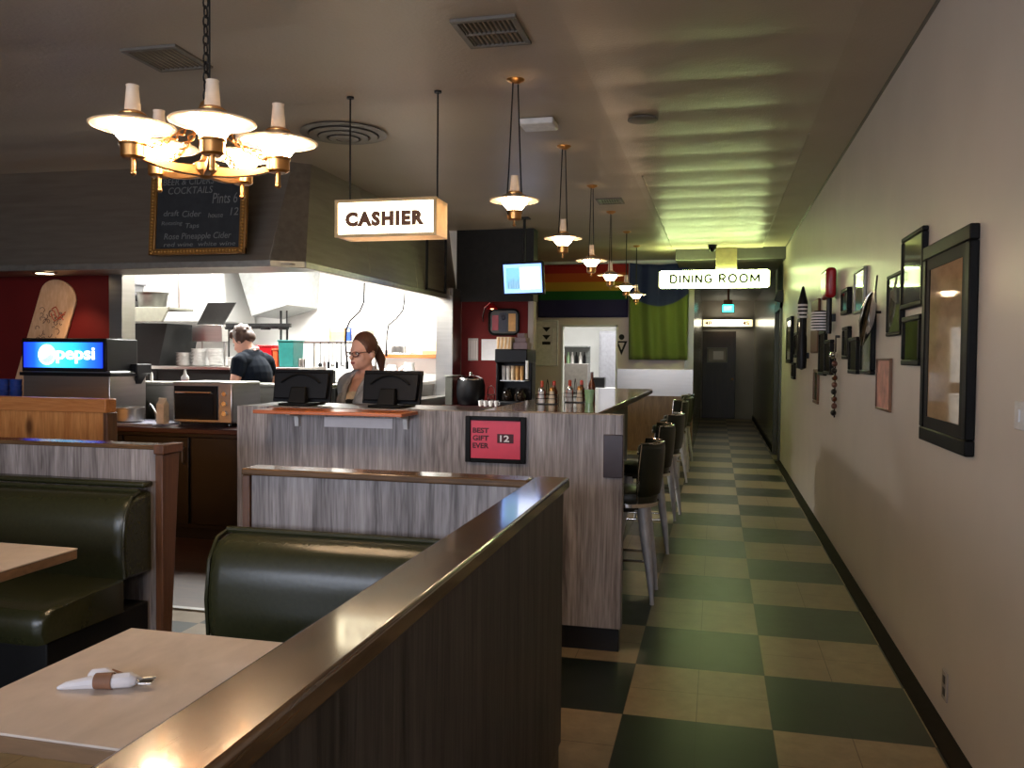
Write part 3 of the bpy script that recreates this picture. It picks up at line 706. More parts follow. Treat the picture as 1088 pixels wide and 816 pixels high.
B().box(-4.43, -4.36, 6.02, 6.09, .9385, 1.10).prism([(6.02, 1.10), (6.09, 1.10), (6.055, 1.135)], 0, -4.43, -4.36).box(-4.43, -4.36, 6.05, 6.06, 1.13, 1.15).out('carton', M['cream'], t, bevel=.002)
def squeeze(label, loc, m, capm, s=1.0):
    t = thing('squeeze_bottle', label, 'squeeze bottle', loc)
    B().lathe([(0, 0), (.034*s, 0), (.036*s, .01), (.036*s, .15*s), (.030*s, .17*s), (.030*s, .175*s), (0, .175*s)], loc, 20).out('bottle', m, t)
    B().lathe([(.032*s, 0), (.032*s, .02*s), (.014*s, .045*s), (.006*s, .085*s), (0, .085*s)], Vector(loc)+Vector((0, 0, .176*s)), 16).out('nozzle', capm, t)
t = thing('steel_container', 'square steel insert standing behind the cream carton', 'container', (-4.43, 6.4, .92))
B().box(-4.50, -4.37, 6.34, 6.46, .9205, 1.105).out('box', M['steel'], t, bevel=.006)
squeeze('mauve squeeze bottle with pointed tip left of the toaster oven', (-4.425, 6.40, 1.106), M['pinkbottle'], M['white'], 1.05)
squeeze('short white squeeze bottle standing on the kitchen pass ledge', (-5.02, 6.76, 1.2575), M['white'], M['white'], .34)
for k in range(2):
    t = thing('cup_stack', ['blue paper cup stack at the left picture edge above the pine divider', 'blue paper cup stack nearer the soda dispenser'][k], 'cups', ([-6.10, -5.97][k], 6.2, .92), 'blue cups by the soda dispenser')
    x = [-6.10, -5.97][k]
    for j in range(5):
        B().lathe([(0, 0), (.036, 0), (.05, .14), (.053, .145), (.05, .148), (.046, .14), (.034, .006), (0, .006)], (x, 6.2, .9205+.052*j), 20).out('cup', M['blue'], t)

# ------------------------------------------------------------------ cashier counter
t = thing('cashier_counter', 'grey weathered wood counter across the room in front of the cashier', 'counter', (-1.5, 4.5, 0))
B().box(-2.64, -.455, 4.30, 4.38, .12, 1.22).out('front_panel', M['weathered'], t, bevel=.003)
B().box(-2.63, -.465, 4.315, 4.37, 0, .12).out('toe_kick', M['toe'], t)
B().box(-2.64, -2.58, 4.385, 4.98, .0, 1.19).out('side_panel', M['weathered'], t, bevel=.003)
B().box(-2.64, -1.26, 4.382, 4.78, 1.19, 1.218).out('work_ledge', mat('dark_top', srgb(52, 30, 26), .3), t, bevel=.003)
t = thing('bar_counter', 'long glossy bar top running back along the stools', 'bar counter', (-.9, 6.2, 0))
B().hexa([(-1.22, 4.385, 1.18), (-.592, 4.385, 1.18), (-.575, 8.0, 1.18), (-1.22, 8.0, 1.18), (-1.22, 4.385, 1.222), (-.592, 4.385, 1.222), (-.575, 8.0, 1.222), (-1.22, 8.0, 1.222)]).out('bar_top', wood('bar_laminate', srgb(112, 92, 76), srgb(140, 118, 100), .12, (3, .8, 6), bump=.02, coat=.5), t, bevel=.006)
B().box(-.86, -.80, 4.385, 7.95, .10, 1.18).out('knee_wall', M['darkcab'], t)
B().box(-.85, -.805, 4.385, 7.94, 0, .10).out('toe_kick', M['toe'], t)
B().tube([(-.775, 4.42, .22), (-.775, 7.9, .22)], .018, 10).out('foot_rail', M['chrome'], t)
b = B()
for y in (4.9, 5.9, 6.9, 7.8): b.tube([(-.775, y, .22), (-.785, y, .20), (-.80, y, .2)], .012)
b.out('rail_bracket', M['chrome'], t)
tag(B().box(-.552, -.452, 4.285, 4.2995, .90, 1.12).out('square_plate', mat('purple_grey_plate', srgb(62, 52, 58), .4), bevel=.004, origin=(-.5, 4.29, .9)), 'dark purple-grey square plate fixed at the right end of the counter front', 'plate')

t = thing('counter_shelf', 'narrow orange wood shelf bracketed to the counter below the two monitors', 'shelf', (-1.98, 4.2, 1.19))
B().box(-2.40, -1.555, 4.06, 4.2995, 1.196, 1.216).out('board', M['orangewood'], t, bevel=.004)
for x in (-2.26, -1.62):
    B().prism([(4.2985, 1.195), (4.2985, 1.115), (4.285, 1.115), (4.275, 1.17), (4.18, 1.183), (4.18, 1.195)], 0, x-.012, x+.012).out('bracket', M['white'], t)
tag(B().box(-2.10, -1.70, 4.2965, 4.2995, 1.115, 1.170).out('paper_strip', M['paper'], origin=(-1.9, 4.298, 1.1)), 'pale paper strip taped to the counter front under the orange shelf', 'paper')

t = thing('gift_card_sign', 'red poster in a thick black frame on the counter front', 'framed sign', (-1.12, 4.29, .95))
b = B()
for a in ((-1.283, -1.255, .953, 1.197), (-.985, -.957, .953, 1.197), (-1.255, -.985, .953, .975), (-1.255, -.985, 1.175, 1.197)): b.box(a[0], a[1], 4.278, 4.2995, a[2], a[3])
b.out('frame', M['blackframe'], t, bevel=.003)
B().box(-1.256, -.984, 4.288, 4.292, .974, 1.176).out('poster', M['redsign'], t, smooth=False)
for txt, z in (('BEST', 1.122), ('GIFT', 1.082), ('EVER', 1.042)):
    B().text(txt, .035, (-1.20, 4.2868, z), depth=.0005, bold=.0012, width=.088, height=.028).out('lettering', M['darkred'], t, smooth=False)
B().box(-1.11, -1.022, 4.2862, 4.2875, 1.058, 1.106).out('picture_block', M['darkred'], t, smooth=False)
B().text('12', .04, (-1.07, 4.2855, 1.082), depth=.0003, bold=.001, width=.05, height=.034).out('lettering', M['paper'], t, smooth=False)

def monitor(label, x, rz):
    t = thing('pos_monitor', label, 'monitor', (x, 4.55, 1.218))
    B().hexa([(x-.17, 4.50, 1.25), (x+.17, 4.50, 1.25), (x+.15, 4.53, 1.26), (x-.15, 4.53, 1.26), (x-.175, 4.535, 1.415), (x+.175, 4.535, 1.415), (x+.16, 4.57, 1.405), (x-.16, 4.57, 1.405)]).out('back_shell', M['black'], t, bevel=.012)
    B().hexa([(x-.18, 4.525, 1.235), (x+.18, 4.525, 1.235), (x+.18, 4.545, 1.235), (x-.18, 4.545, 1.235), (x-.182, 4.565, 1.425), (x+.182, 4.565, 1.425), (x+.182, 4.582, 1.425), (x-.182, 4.582, 1.425)]).out('bezel', M['black'], t, bevel=.005)
    b = B(); pts = [(x-.12+.24*k/10, 4.494+.024*(1-((k-5)/5)**2*.3), 1.35+.05*(1-((k-5)/5)**2)) for k in range(11)]; b.tube(pts, .006, 6); b.out('back_ridge', M['blackmatte'], t)
    B().hexa([(x-.055, 4.45, 1.232), (x+.055, 4.45, 1.232), (x+.055, 4.50, 1.232), (x-.055, 4.50, 1.232), (x-.045, 4.482, 1.325), (x+.045, 4.482, 1.325), (x+.045, 4.515, 1.325), (x-.045, 4.515, 1.325)]).box(x-.10, x+.10, 4.43, 4.66, 1.2185, 1.232).out('stand', M['blackmatte'], t, bevel=.006)
    t.rotation_euler.z = rz
monitor('black cashier monitor seen from behind, left of the woman', -2.36, .05)
monitor('black cashier monitor seen from behind, right of the woman', -1.80, -.05)

# table-top condiments on the bar
def bottle(name, label, loc, prof, m, capm=None, cap=None, cat='bottle', group=None):
    t = thing(name, label, cat, loc, group)
    B().lathe(prof, loc, 18).out('body', m, t)
    if cap: B().lathe(cap, loc, 16).out('cap', capm, t)
    return t
KP = [(0, 0), (.022, 0), (.023, .01), (.023, .07), (.010, .10), (.009, .115), (0, .115)]; KC = [(.011, .108), (.011, .132), (.006, .136), (0, .136)]
SP = [(0, 0), (.018, 0), (.021, .01), (.015, .06), (.017, .075), (0, .075)]; SC = [(.0175, .074), (.018, .085), (.010, .098), (0, .099)]
def caddy(label, x, y, words):
    t = thing('condiment_caddy', label, 'caddy', (x, y, 1.2225)); z = 1.2225
    B().box(x-.062, x+.062, y-.045, y+.045, z, z+.006).out('tray', M['darkmetal'], t, bevel=.002)
    b = B()
    for h in (.035, .06): b.tube([(x-.062, y-.045, z+h), (x+.062, y-.045, z+h), (x+.062, y+.045, z+h), (x-.062, y+.045, z+h)], .0022, 6, closed=True)
    for sx in (-1, 1):
        for sy in (-1, 1): b.rod((x+sx*.062, y+sy*.045, z+.003), (x+sx*.062, y+sy*.045, z+.06), .0022, 6)
    b.tube([(x, y-.045, z+.05), (x, y-.03, z+.12), (x, y, z+.15), (x, y+.03, z+.12), (x, y+.045, z+.05)], .0025, 6)
    b.out('wire_rail', M['darkmetal'], t)
    bottle('ketchup_bottle', f'small red ketchup bottle in the {words} caddy', (x-.038, y+.018, z+.0065), KP, M['ketchup'], M['orange'], KC)
    bottle('hot_sauce_bottle', f'orange-capped sauce bottle in the {words} caddy', (x+.038, y+.018, z+.0065), KP, M['brownglass'], M['ketchup'], KC)
    bottle('salt_shaker', f'pale salt shaker at the front of the {words} caddy', (x-.032, y-.024, z+.0065), SP, M['white'], M['chrome'], SC, 'shaker')
    bottle('pepper_shaker', f'copper-topped pepper shaker at the front of the {words} caddy', (x+.032, y-.024, z+.0065), SP, M['cream'], M['brass'], SC, 'shaker')
caddy('wire condiment caddy on the bar, nearer the red framed sign', -1.005, 5.10, 'nearer')
caddy('wire condiment caddy on the bar, second from the counter edge', -.875, 5.36, 'second')
bottle('brown_bottle', 'slim brown bottle standing on the bar past the caddies', (-.82, 5.72, 1.2225), [(0, 0), (.024, 0), (.024, .10), (.011, .14), (.010, .19), (0, .19)], M['brownglass'])
bottle('green_tumbler', 'pale green glass tumbler on the bar right of the caddies', (-.775, 5.30, 1.2225), [(0, 0), (.024, 0), (.032, .085), (.029, .085), (.022, .008), (0, .008)], M['greenglass'], cat='glass')

# ------------------------------------------------------------------ bar stools
def make_stool():
    t = thing('bar_stool', 'stool', 'bar stool', (0, 0, 0), 'green bar stools along the bar')
    B().lathe([(0, .60), (.17, .60), (.195, .615), (.20, .645), (.19, .675), (.15, .69), (0, .695)], (0, 0, 0), 32).out('seat', M['stoolvinyl'], t)
    B().lathe([(.19, .592), (.207, .592), (.207, .615), (.19, .615)], (0, 0, 0), 32, closed=True).out('seat_ring', M['chrome'], t)
    # curved backrest on the aisle side (+x)
    b = B(); rows = []
    for zi, (z, th) in enumerate(((.655, .012), (.665, .028), (.72, .036), (.80, .038), (.88, .036), (.95, .030), (.975, .02), (.982, .008))):
        a_in, a_out = [], []
        for k in range(17):
            a = -1.05 + 2.1*k/16; e = 1-.75*abs((k-8)/8)**6; lean = (z-.65)*.10
            for L, r in ((a_in, .195+lean-th*e), (a_out, .195+lean+th*e*.6)): L.append(b.bm.verts.new((r*math.cos(a), r*math.sin(a), z)))
        rows.append(a_in + a_out[::-1])
    for a, c in zip(rows, rows[1:]):
        n = len(a)
        for k in range(n): b.bm.faces.new((a[k], a[(k+1) % n], c[(k+1) % n], c[k]))
    b.bm.faces.new(rows[0]); b.bm.faces.new(rows[-1]); b.out('backrest', M['stoolvinyl'], t)
    b = B()
    b.tube([((.195+.035)*math.cos(a), (.195+.035)*math.sin(a), .985) for a in [-1.08+2.16*k/16 for k in range(17)]], .008, 8)
    for s in (-1, 1): b.tube([(.19*math.cos(s*1.12), .19*math.sin(s*1.12), .60), (.21*math.cos(s*1.12), .21*math.sin(s*1.12), .8), (.232*math.cos(s*1.08), .232*math.sin(s*1.08), .985)], .008, 8)
    b.out('back_frame', M['chrome'], t)
    B().cyl((0, 0, .54), .06, .06, 20).box(-.13, .13, -.13, .13, .57, .598).out('swivel', M['darkmetal'], t, bevel=.004)
    for sx in (-1, 1):
        for sy in (-1, 1):
            b = B(); p = [Vector((sx*.11, sy*.10, .60)), Vector((sx*.135, sy*.125, .40)), Vector((sx*.165, sy*.155, .2)), Vector((sx*.185, sy*.178, .012))]
            b.tube(p, [.036, .032, .023, .012], 12); b.cyl((sx*.185, sy*.178, 0), .013, .016, 12)
            b.out('leg', M['paintmetal'], t)
    b = B(); b.tube([(.155*sx, .145*sy, .255) for sx, sy in ((-1, -1), (1, -1), (1, 1), (-1, 1))], .008, 8, closed=True); b.out('footrest', M['chrome'], t)
    return t
st0 = make_stool(); st0.location = (-.545, 5.38, 0); st0['label'] = 'first green bar stool, nearest the square plate on the counter end'
for y, x, rz, lab in ((6.75, -.545, .1, 'second green bar stool, turned towards the bar, behind the first'), (8.15, -.52, -.1, 'third green bar stool, near the far end of the bar top'),
                      (10.6, -.56, .3, 'fourth green bar stool, past the end of the bar'), (11.6, -.53, .0, 'fifth green bar stool, in the far cluster beside the hallway'), (12.5, -.54, -.2, 'sixth green bar stool, farthest one by the hallway corner')):
    dup(st0, (x, y, 0), lab, rz)

# ------------------------------------------------------------------ lamps
def lamp_parts(par, o, s=1.0, glow='lampglass'):
    """oil-lamp style light; o = centre of the shade rim (world); returns nothing"""
    o = Vector(o)
    P = lambda prof: [(r*s, z*s) for r, z in prof]
    B().lathe(P([(0, -.112), (.030, -.112), (.041, -.104), (.042, -.066), (.046, -.062), (.046, -.056), (0, -.056)]), o, 24).out('cup', M['brass'], par)
    B().lathe(P([(.036, -.055), (.046, -.045), (.064, -.022), (.078, -.004), (.070, .006), (.050, .016), (.036, .022), (0, .022), (0, -.055)]), o, 28).out('glass_bowl', M[glow], par)
    B().lathe(P([(.138, -.0015), (.146, .0005), (.145, .003), (.112, .010), (.066, .028), (.046, .036), (.046, .033), (.064, .025), (.108, .007), (.137, .0005)]), o, 40, closed=True).out('shade', M['shadeglass'], par)
    B().lathe(P([(.128, .0085), (.110, .0125), (.066, .031), (.046, .039), (.046, .0372), (.066, .0292), (.110, .0108), (.128, .0072)]), o, 40, closed=True).out('shade_cover', M['shadecover'], par)
    B().lathe(P([(0, .036), (.046, .036), (.047, .043), (.036, .052), (.029, .054), (0, .054)]), o, 24).out('collar', M['brass'], par)
    B().lathe(P([(.0275, .054), (.0265, .066), (.0205, .138), (.0225, .142), (.0225, .144), (.018, .142), (.024, .056)]), o, 24, closed=True).out('chimney', M['chimney'], par)
    B().lathe(P([(0, .0545), (.015, .0545), (.013, .072), (0, .078)]), o, 14).out('bulb_tip', M['bulbtip'], par)

def make_pendant():
    t = thing('pendant_lamp', 'p', 'pendant lamp', (0, 0, 0), 'pendant lamps in a row above the bar')
    lamp_parts(t, (0, 0, 0))
    b = B(); top = CZ-2.405
    B().lathe([(0, top-.0005), (.055, top-.0005), (.05, top-.012), (.02, top-.03), (0, top-.03)], (0, 0, 0), 24).out('canopy', M['brass'], t)
    for s in (-1, 1): b.tube([(s*.012, s*.012, top-.025), (s*.028, s*.03, .16), (s*.034, s*.038, .03), (s*.036, s*.036, -.06), (s*.02, s*.02, -.105)], .0042, 8)
    b.out('suspension_rod', M['darkmetal'], t)
    B().cyl((0, 0, -.135), .006, .03, 10).ball((0, 0, -.138), .010, 10, 8).out('finial', M['brass'], t)
    return t
ordn = ['first', 'second', 'third', 'fourth', 'fifth', 'sixth']
pend = make_pendant()
extra = [', nearest the cashier sign', ', just beyond the white ceiling box', ', between the second and the fourth', ', above the far part of the bar', ', one before the last, by the rainbow flag', ', farthest one, beside the green flag']
py_ = [4.76, 6.33, 7.82, 9.26, 10.72, 12.1]
for i, y in enumerate(py_):
    lab = f'{ordn[i]} glass pendant lamp above the bar{extra[i]}'
    if i == 0: pend.location = (-1.142, y, 2.405); pend['label'] = lab
    else: dup(pend, (-1.14 + (.02 if i > 3 else 0), y, 2.405), lab, rotz=.2*i)

# chandelier
CC = Vector((-1.858, 2.82, 2.19))
t = thing('chandelier', 'five-lamp bronze chandelier with oil-lamp glass shades hanging over the booths', 'chandelier', CC)
B().lathe([(0, -.03), (.02, -.025), (.045, .0), (.045, .025), (.02, .04), (.014, .06), (0, .06)], CC, 24).out('hub', M['bronze'], t)
b = B()
# chain links to the ceiling
z = CC.z + .28
while z < CZ-.02:
    k = int(z*1000) // 34 % 2; a = PI/2*k
    b.tube([(CC.x + .010*math.cos(u)*math.cos(a), CC.y + .010*math.cos(u)*math.sin(a), z + .022*math.sin(u)) for u in [2*PI*j/10 for j in range(10)]], .0032, 6, closed=True); z += .034
b.tube([(CC.x+.012, CC.y+.004, CC.z+.25), (CC.x+.016, CC.y, CC.z+.6), (CC.x+.01, CC.y+.004, CZ-.01)], .0035, 6)
b.out('chain', M['darkmetal'], t)
B().lathe([(0, CZ-.0005), (.06, CZ-.0005), (.055, CZ-.015), (.02, CZ-.035), (0, CZ-.035)], (CC.x, CC.y, 0), 24).out('canopy', M['brass'], t)
B().lathe([(0, .20), (.02, .20), (.028, .225), (.02, .25), (.008, .262), (0, .262)], CC, 20).out('top_ring', M['bronze'], t)
for k in range(5):
    a = math.radians(-126 + 72*k + 2); d = Vector((math.cos(a), math.sin(a), 0)); n = Vector((-d.y, d.x, 0)); R = .262
    tip = CC + d*R + Vector((0, 0, .03))
    b = B(); rings = []
    for i in range(11):
        u = i/10; c = CC + d*(.02+u*(R+.01)) + Vector((0, 0, .03*u - .035*math.sin(PI*u)*.4)); w = .010 + .005*abs(u-.5); h = .009 + .011*(1-u)
        rings.append([b.bm.verts.new(c + n*sx*w + Vector((0, 0, sz*h))) for sx, sz in ((-1, -1), (1, -1), (1, 1), (-1, 1))])
    for p, q in zip(rings, rings[1:]):
        for j in range(4): b.bm.faces.new((p[j], p[(j+1) % 4], q[(j+1) % 4], q[j]))
    b.bm.faces.new(rings[0]); b.bm.faces.new(rings[-1])
    arm = b.out('arm', M['bronze'], t, bevel=.003)
    B().rod(tip + Vector((0, 0, -.075)), tip + Vector((0, 0, .03)), .009, 12).ball(tip+Vector((0, 0, -.075)), .011, 12, 8).out('finial', M['brass'], arm)
    lamp_parts(arm, tip + Vector((0, 0, .085)), glow='lampglass2')
    b = B(); p0 = tip + Vector((0, 0, .02)) - d*.02; p1 = CC + Vector((0, 0, .225))
    m_ = 34; L = (p1-p0)
    x, y = frame_of(L)
    for ph in (0, PI):
        b.tube([p0 + L*(i/m_) + (x*math.cos(i*.8+ph) + y*math.sin(i*.8+ph))*.010 - Vector((0, 0, .035*math.sin(PI*i/m_))) for i in range(m_+1)], .0045, 6)
    b.out('twisted_stay', M['bronze'], arm)

# ------------------------------------------------------------------ hanging signs, screen, ceiling fittings
t = thing('cashier_sign', 'lit box sign reading CASHIER hung from two rods over the counter', 'sign', (-1.92, 4.86, 2.22))
x0, x1, y0, y1, z0, z1 = -2.255, -1.615, 4.76, 4.975, 2.226, 2.444
b = B().box(x0, x1, y0+.002, y1, z0, z0+.012).box(x0, x1, y0+.002, y1, z1-.012, z1)
b.box(x0, x0+.012, y0+.002, y1, z0+.012, z1-.012).box(x1-.012, x1, y0+.002, y1, z0+.012, z1-.012)
b.out('housing', M['signbox'], t)
B().box(x0+.01, x1-.01, y0+.012, y0+.018, z0+.010, z1-.010).out('lit_face', M['cashierface'], t, smooth=False)
B().box(x0+.01, x1-.01, y1-.018, y1-.012, z0+.010, z1-.010).out('lit_face', M['cashierface'], t, smooth=False)
b = B()
for a in ((x0-.004, x1+.004, z0-.004, z0+.014), (x0-.004, x1+.004, z1-.014, z1+.004), (x0-.004, x0+.016, z0+.014, z1-.014), (x1-.016, x1+.004, z0+.014, z1-.014)): b.box(a[0], a[1], y0-.006, y0+.010, a[2], a[3])
b.out('face_frame', mat('sign_frame', srgb(206, 178, 128), .35), t, bevel=.002)
B().text('CASHIER', .12, ((x0+x1)/2-.008, y0+.010, (z0+z1)/2-.004), depth=.002, bold=.0085, width=.505, height=.090, space=1.2).out('lettering', M['letterbrown'], t, smooth=False)
for x in (x0+.045, x1-.03): B().rod((x, 4.87, z1), (x, 4.87, CZ-.0005), .0055).cyl((x, 4.87, CZ-.016), .022, .0155, 16).out('rod', M['darkmetal'], t)

t = thing('dining_room_sign', 'long glowing pale green sign reading DINING ROOM over the hallway', 'sign', (-.05, 12.4, 2.54))
x0, x1, z0, z1 = -.825, .71, 2.53, 2.755
B().box(x0, x1, 12.40, 12.50, z0, z1).out('housing', M['signbox'], t)
B().box(x0+.004, x1-.004, 12.385, 12.399, z0+.004, z1-.004).out('lit_face', M['dinface'], t, smooth=False)
B().box(x0+.03, x1-.03, 12.42, 12.48, z1+.001, z1+.012).out('top_fill_strip', M['dintopfill'], t, smooth=False)  # glowing strip added to throw more green light on the ceiling
B().box(x0+.03, x1-.03, 12.42, 12.48, z0-.010, z0-.001).out('base_fill_strip', M['dinbasefill'], t, smooth=False)  # second added glow strip, for green light on the floor
def arc(cx, cz, rx, rz, a0, a1, n=14): return [(cx+rx*math.cos(math.radians(a0+(a1-a0)*k/n)), cz+rz*math.sin(math.radians(a0+(a1-a0)*k/n))) for k in range(n+1)]
GL = {'D': [[(0, 0), (0, 1), (.35, 1)] + arc(.35, .5, .42, .5, 90, -90) + [(0, 0)]], 'I': [[(.0, 0), (.0, 1)]], 'N': [[(0, 0), (0, 1)], [(0, 1), (.72, 0)], [(.72, 0), (.72, 1)]],
      'G': [arc(.45, .5, .45, .5, 45, 320) + [(.86, .42), (.5, .42)]], 'R': [[(0, 0), (0, 1), (.4, 1)] + arc(.4, .74, .28, .26, 90, -90) + [(0, .48)], [(.36, .48), (.72, 0)]],
      'O': [arc(.48, .5, .48, .5, 0, 360, 24)], 'M': [[(0, 0), (0, 1)], [(0, 1), (.5, .2)], [(.5, .2), (1, 1)], [(1, 1), (1, 0)]]}
def stroke_text(b, txt, x0, x1, zb, h, y, wd):
    adv = {'D': .77, 'I': 0, 'N': .72, 'G': .9, 'R': .72, 'O': .96, 'M': 1.0}; gap = .46; tot = 0
    for c in txt: tot += (.55 if c == ' ' else adv[c]+gap)
    sc = (x1-x0)/((tot-gap)*h); x = x0
    for c in txt:
        if c == ' ': x += .55*h*sc; continue
        for pl in GL[c]:
            P = [Vector((x+p[0]*h*sc, y, zb+p[1]*h)) for p in pl]; L = []
            for i, p in enumerate(P):
                d = (P[min(i+1, len(P)-1)]-P[max(i-1, 0)]); 
                if d.length < 1e-6: d = P[i]-P[i-1]
                d.normalize(); n = Vector((-d.z, 0, d.x))
                a = (P[i]-P[i-1]).normalized() if i else d; q = (P[i+1]-P[i]).normalized() if i < len(P)-1 else d
                k = max(.45, (1+max(-.6, a.dot(q)))/2)**.5; L.append((p+n*wd/2/k, p-n*wd/2/k))
            for (p, q), (r, u) in zip(L, L[1:]): b.quad(p, r, u, q)
        x += (adv[c]+gap)*h*sc
    return b
stroke_text(B(), 'DINING ROOM', x0+.17, x1-.15, z0+.060, .110, 12.382, .025).out('lettering', M['lettergrey'], t, smooth=False)
B().box(-.03, .26, 12.45, 12.54, z1, CZ-.02).out('hanger_box', mat('hanger_tan', srgb(170, 158, 110), .35), t, bevel=.004)

t = thing('bar_television', 'small lit flat screen hung from the ceiling at the far end of the bar', 'television', (-2.15, 9.4, 2.2))
c = Vector((-2.15, 9.4, 2.40)); R_ = Euler((math.radians(-10), 0, math.radians(4))).to_matrix(); R_ = Euler((math.radians(10), math.radians(-1.5), math.radians(2))).to_matrix()
def tvbox(b, x0, x1, y0, y1, z0, z1): return b.hexa([c + R_ @ Vector(p) for p in ((x0, y0, z0), (x1, y0, z0), (x1, y1, z0), (x0, y1, z0), (x0, y0, z1), (x1, y0, z1), (x1, y1, z1), (x0, y1, z1))])
tvbox(B(), -.245, .245, 0, .05, -.19, .19).out('case', M['black'], t, bevel=.008)
tvbox(B(), -.218, .218, -.004, .001, -.163, .163).out('screen', emis('screen_blue', (.16, .36, 1.0), 2.2), t, smooth=False)
tvbox(B(), -.19, -.035, -.006, -.003, -.12, .125).out('picture', emis('screen_cyan', (.08, .42, .62), 1.5), t, smooth=False)
tvbox(B(), -.03, .195, -.006, -.003, -.12, .125).out('page', emis('screen_white', (.74, .82, 1.0), 2.6), t, smooth=False)
b = B()
for k in range(5): tvbox(b, -.17+.028*k, -.158+.028*k, -.0075, -.006, -.11, -.03+.02*(k % 3))
b.out('picture_figures', emis('screen_dark', (.04, .10, .3), 1), t, smooth=False)
B().rod(c + Vector((0, .06, .0)), (c.x, c.y+.06, CZ-.001), .016, 12).box(c.x-.06, c.x+.06, c.y, c.y+.12, CZ-.02, CZ-.001).out('ceiling_mount', M['darkmetal'], t)

def vent(label, x0, x1, y0, y1, n, split=False):
    t = thing('ceiling_vent', label, 'ceiling vent', ((x0+x1)/2, (y0+y1)/2, CZ)); z = CZ-.0175; w = .03
    b = B()
    for a in ((x0, x1, y0, y0+w), (x0, x1, y1-w, y1), (x0, x0+w, y0+w, y1-w), (x1-w, x1, y0+w, y1-w)): b.box(a[0], a[1], a[2], a[3], z, CZ-.0165+.016)
    b.out('frame', M['vent'], t, bevel=.003)
    B().box(x0+w, x1-w, y0+w, y1-w, CZ-.003, CZ-.001).out('backing', M['blackmatte'], t)
    b = B()
    for k in range(n):
        x = x0+w+(x1-x0-2*w)*(k+.5)/n; b.hexa([(x-.004, y0+w, z+.002), (x-.001, y0+w, z+.002), (x-.001, y1-w, z+.002), (x-.004, y1-w, z+.002), (x+.002, y0+w, CZ-.004), (x+.005, y0+w, CZ-.004), (x+.005, y1-w, CZ-.004), (x+.002, y1-w, CZ-.004)])
    if split: b.box(x0+w, x1-w, (y0+y1)/2-.006, (y0+y1)/2+.006, z, CZ-.004)
    b.out('louvres', M['vent'], t)
M['vent'] = mat('vent_grey', srgb(112, 105, 95), .45)
vent('square slatted ceiling vent nearest the camera above the first pendant lamp', -1.25, -.93, 3.86, 4.22, 11, True)
vent('slatted ceiling vent above the chandelier, left of its chain', -3.05, -2.72, 3.86, 4.20, 9)
vent('small dark ceiling vent far along the bar near the fourth pendant lamp', -1.20, -.94, 8.45, 8.75, 8)
t = thing('round_diffuser', 'round ringed ceiling air diffuser behind the cashier sign rods', 'ceiling diffuser', (-2.6, 5.62, CZ))
for k, (r, zz) in enumerate(((.30, .008), (.235, .022), (.17, .034), (.10, .044))):
    B().lathe([(r, -zz+.006), (r+.006, -zz), (r-.048, -zz-.006), (r-.054, -zz+.002)], (-2.6, 5.62, CZ-.010), 40, closed=True).out('ring', M['vent'], t)
B().cyl((-2.6, 5.62, CZ-.0085), .29, .003, 40).out('backing', M['blackmatte'], t)
B().cyl((-2.6, 5.62, CZ-.055), .05, .045, 24).out('hub', M['vent'], t)
t = thing('ceiling_box', 'flat white box on the ceiling between the first two pendant lamps', 'ceiling box', (-1.19, 5.62, CZ-.05))
B().box(-1.30, -1.07, 5.52, 5.72, CZ-.05, CZ-.0065).out('box', M['white'], t, bevel=.01)
t = thing('ceiling_speaker', 'thin round speaker grille on the ceiling above the aisle', 'ceiling speaker', (-.5, 5.7, CZ-.02))
B().lathe([(0, 0), (.08, 0), (.10, .006), (.10, .012), (0, .012)], (-.5, 5.7, CZ-.024), 32).out('grille', M['vent'], t)
t = thing('dome_camera', 'small black dome camera on the ceiling above the dining room sign', 'camera', (-.08, 12.2, CZ))
B().cyl((-.08, 12.2, CZ-.04), .06, .034, 24).out('mount', M['black'], t)
B().lathe([(.055, 0), (.05, -.03), (.03, -.055), (0, -.062)], (-.08, 12.2, CZ-.041), 24).out('dome', mat('dark_dome', (.01, .01, .01), .08), t)
t = thing('wall_speaker', 'small black wedge speaker high on the wall at the hallway door casing', 'speaker', (.86, 13.05, 2.35))
B().hexa([(.80, 12.86, 2.36), (.928, 12.86, 2.33), (.928, 12.98, 2.33), (.80, 12.98, 2.36), (.84, 12.86, 2.50), (.928, 12.86, 2.52), (.928, 12.98, 2.52), (.84, 12.98, 2.50)]).out('cabinet', M['black'], t, bevel=.008)

# hallway fittings
t = thing('exit_sign', 'small green lit EXIT sign hanging in the hallway', 'exit sign', (.22, 18, 2.45))
B().box(.09, .345, 18.0, 18.05, 2.455, 2.635).out('case', M['black'], t, bevel=.006)
B().box(.105, .33, 17.99, 17.999, 2.468, 2.622).out('lit_face', M['exitlit'], t, smooth=False)
B().text('EXIT', .1, (.218, 17.988, 2.545), depth=.0008, bold=.002, width=.16, height=.085).out('lettering', emis('exit_letters', (.35, 1, .95), 3.5), t, smooth=False)
B().box(.13, .30, 17.98, 18.05, 2.64, 2.72).box(.2, .24, 18.0, 18.04, 2.72, HC-.001).out('bracket', mat('rust_bracket', srgb(150, 70, 44), .5), t)
t = thing('restrooms_sign', 'long amber lit sign over the dark door at the end of the hallway', 'sign', (.2, 21.9, 2.3))
B().box(-.34, .86, 21.90, 21.999, 2.31, 2.50).out('housing', M['casing'], t)
B().box(-.335, .855, 21.885, 21.899, 2.32, 2.49).out('lit_face', M['lintlit'], t, smooth=False)
B().lathe([(0, 0), (.055, 0), (.055, .72), (0, .72)], (-.10, 21.82, 2.405), 16, (1, 0, 0)).out('tube_lamp', M['lintcore'], t)
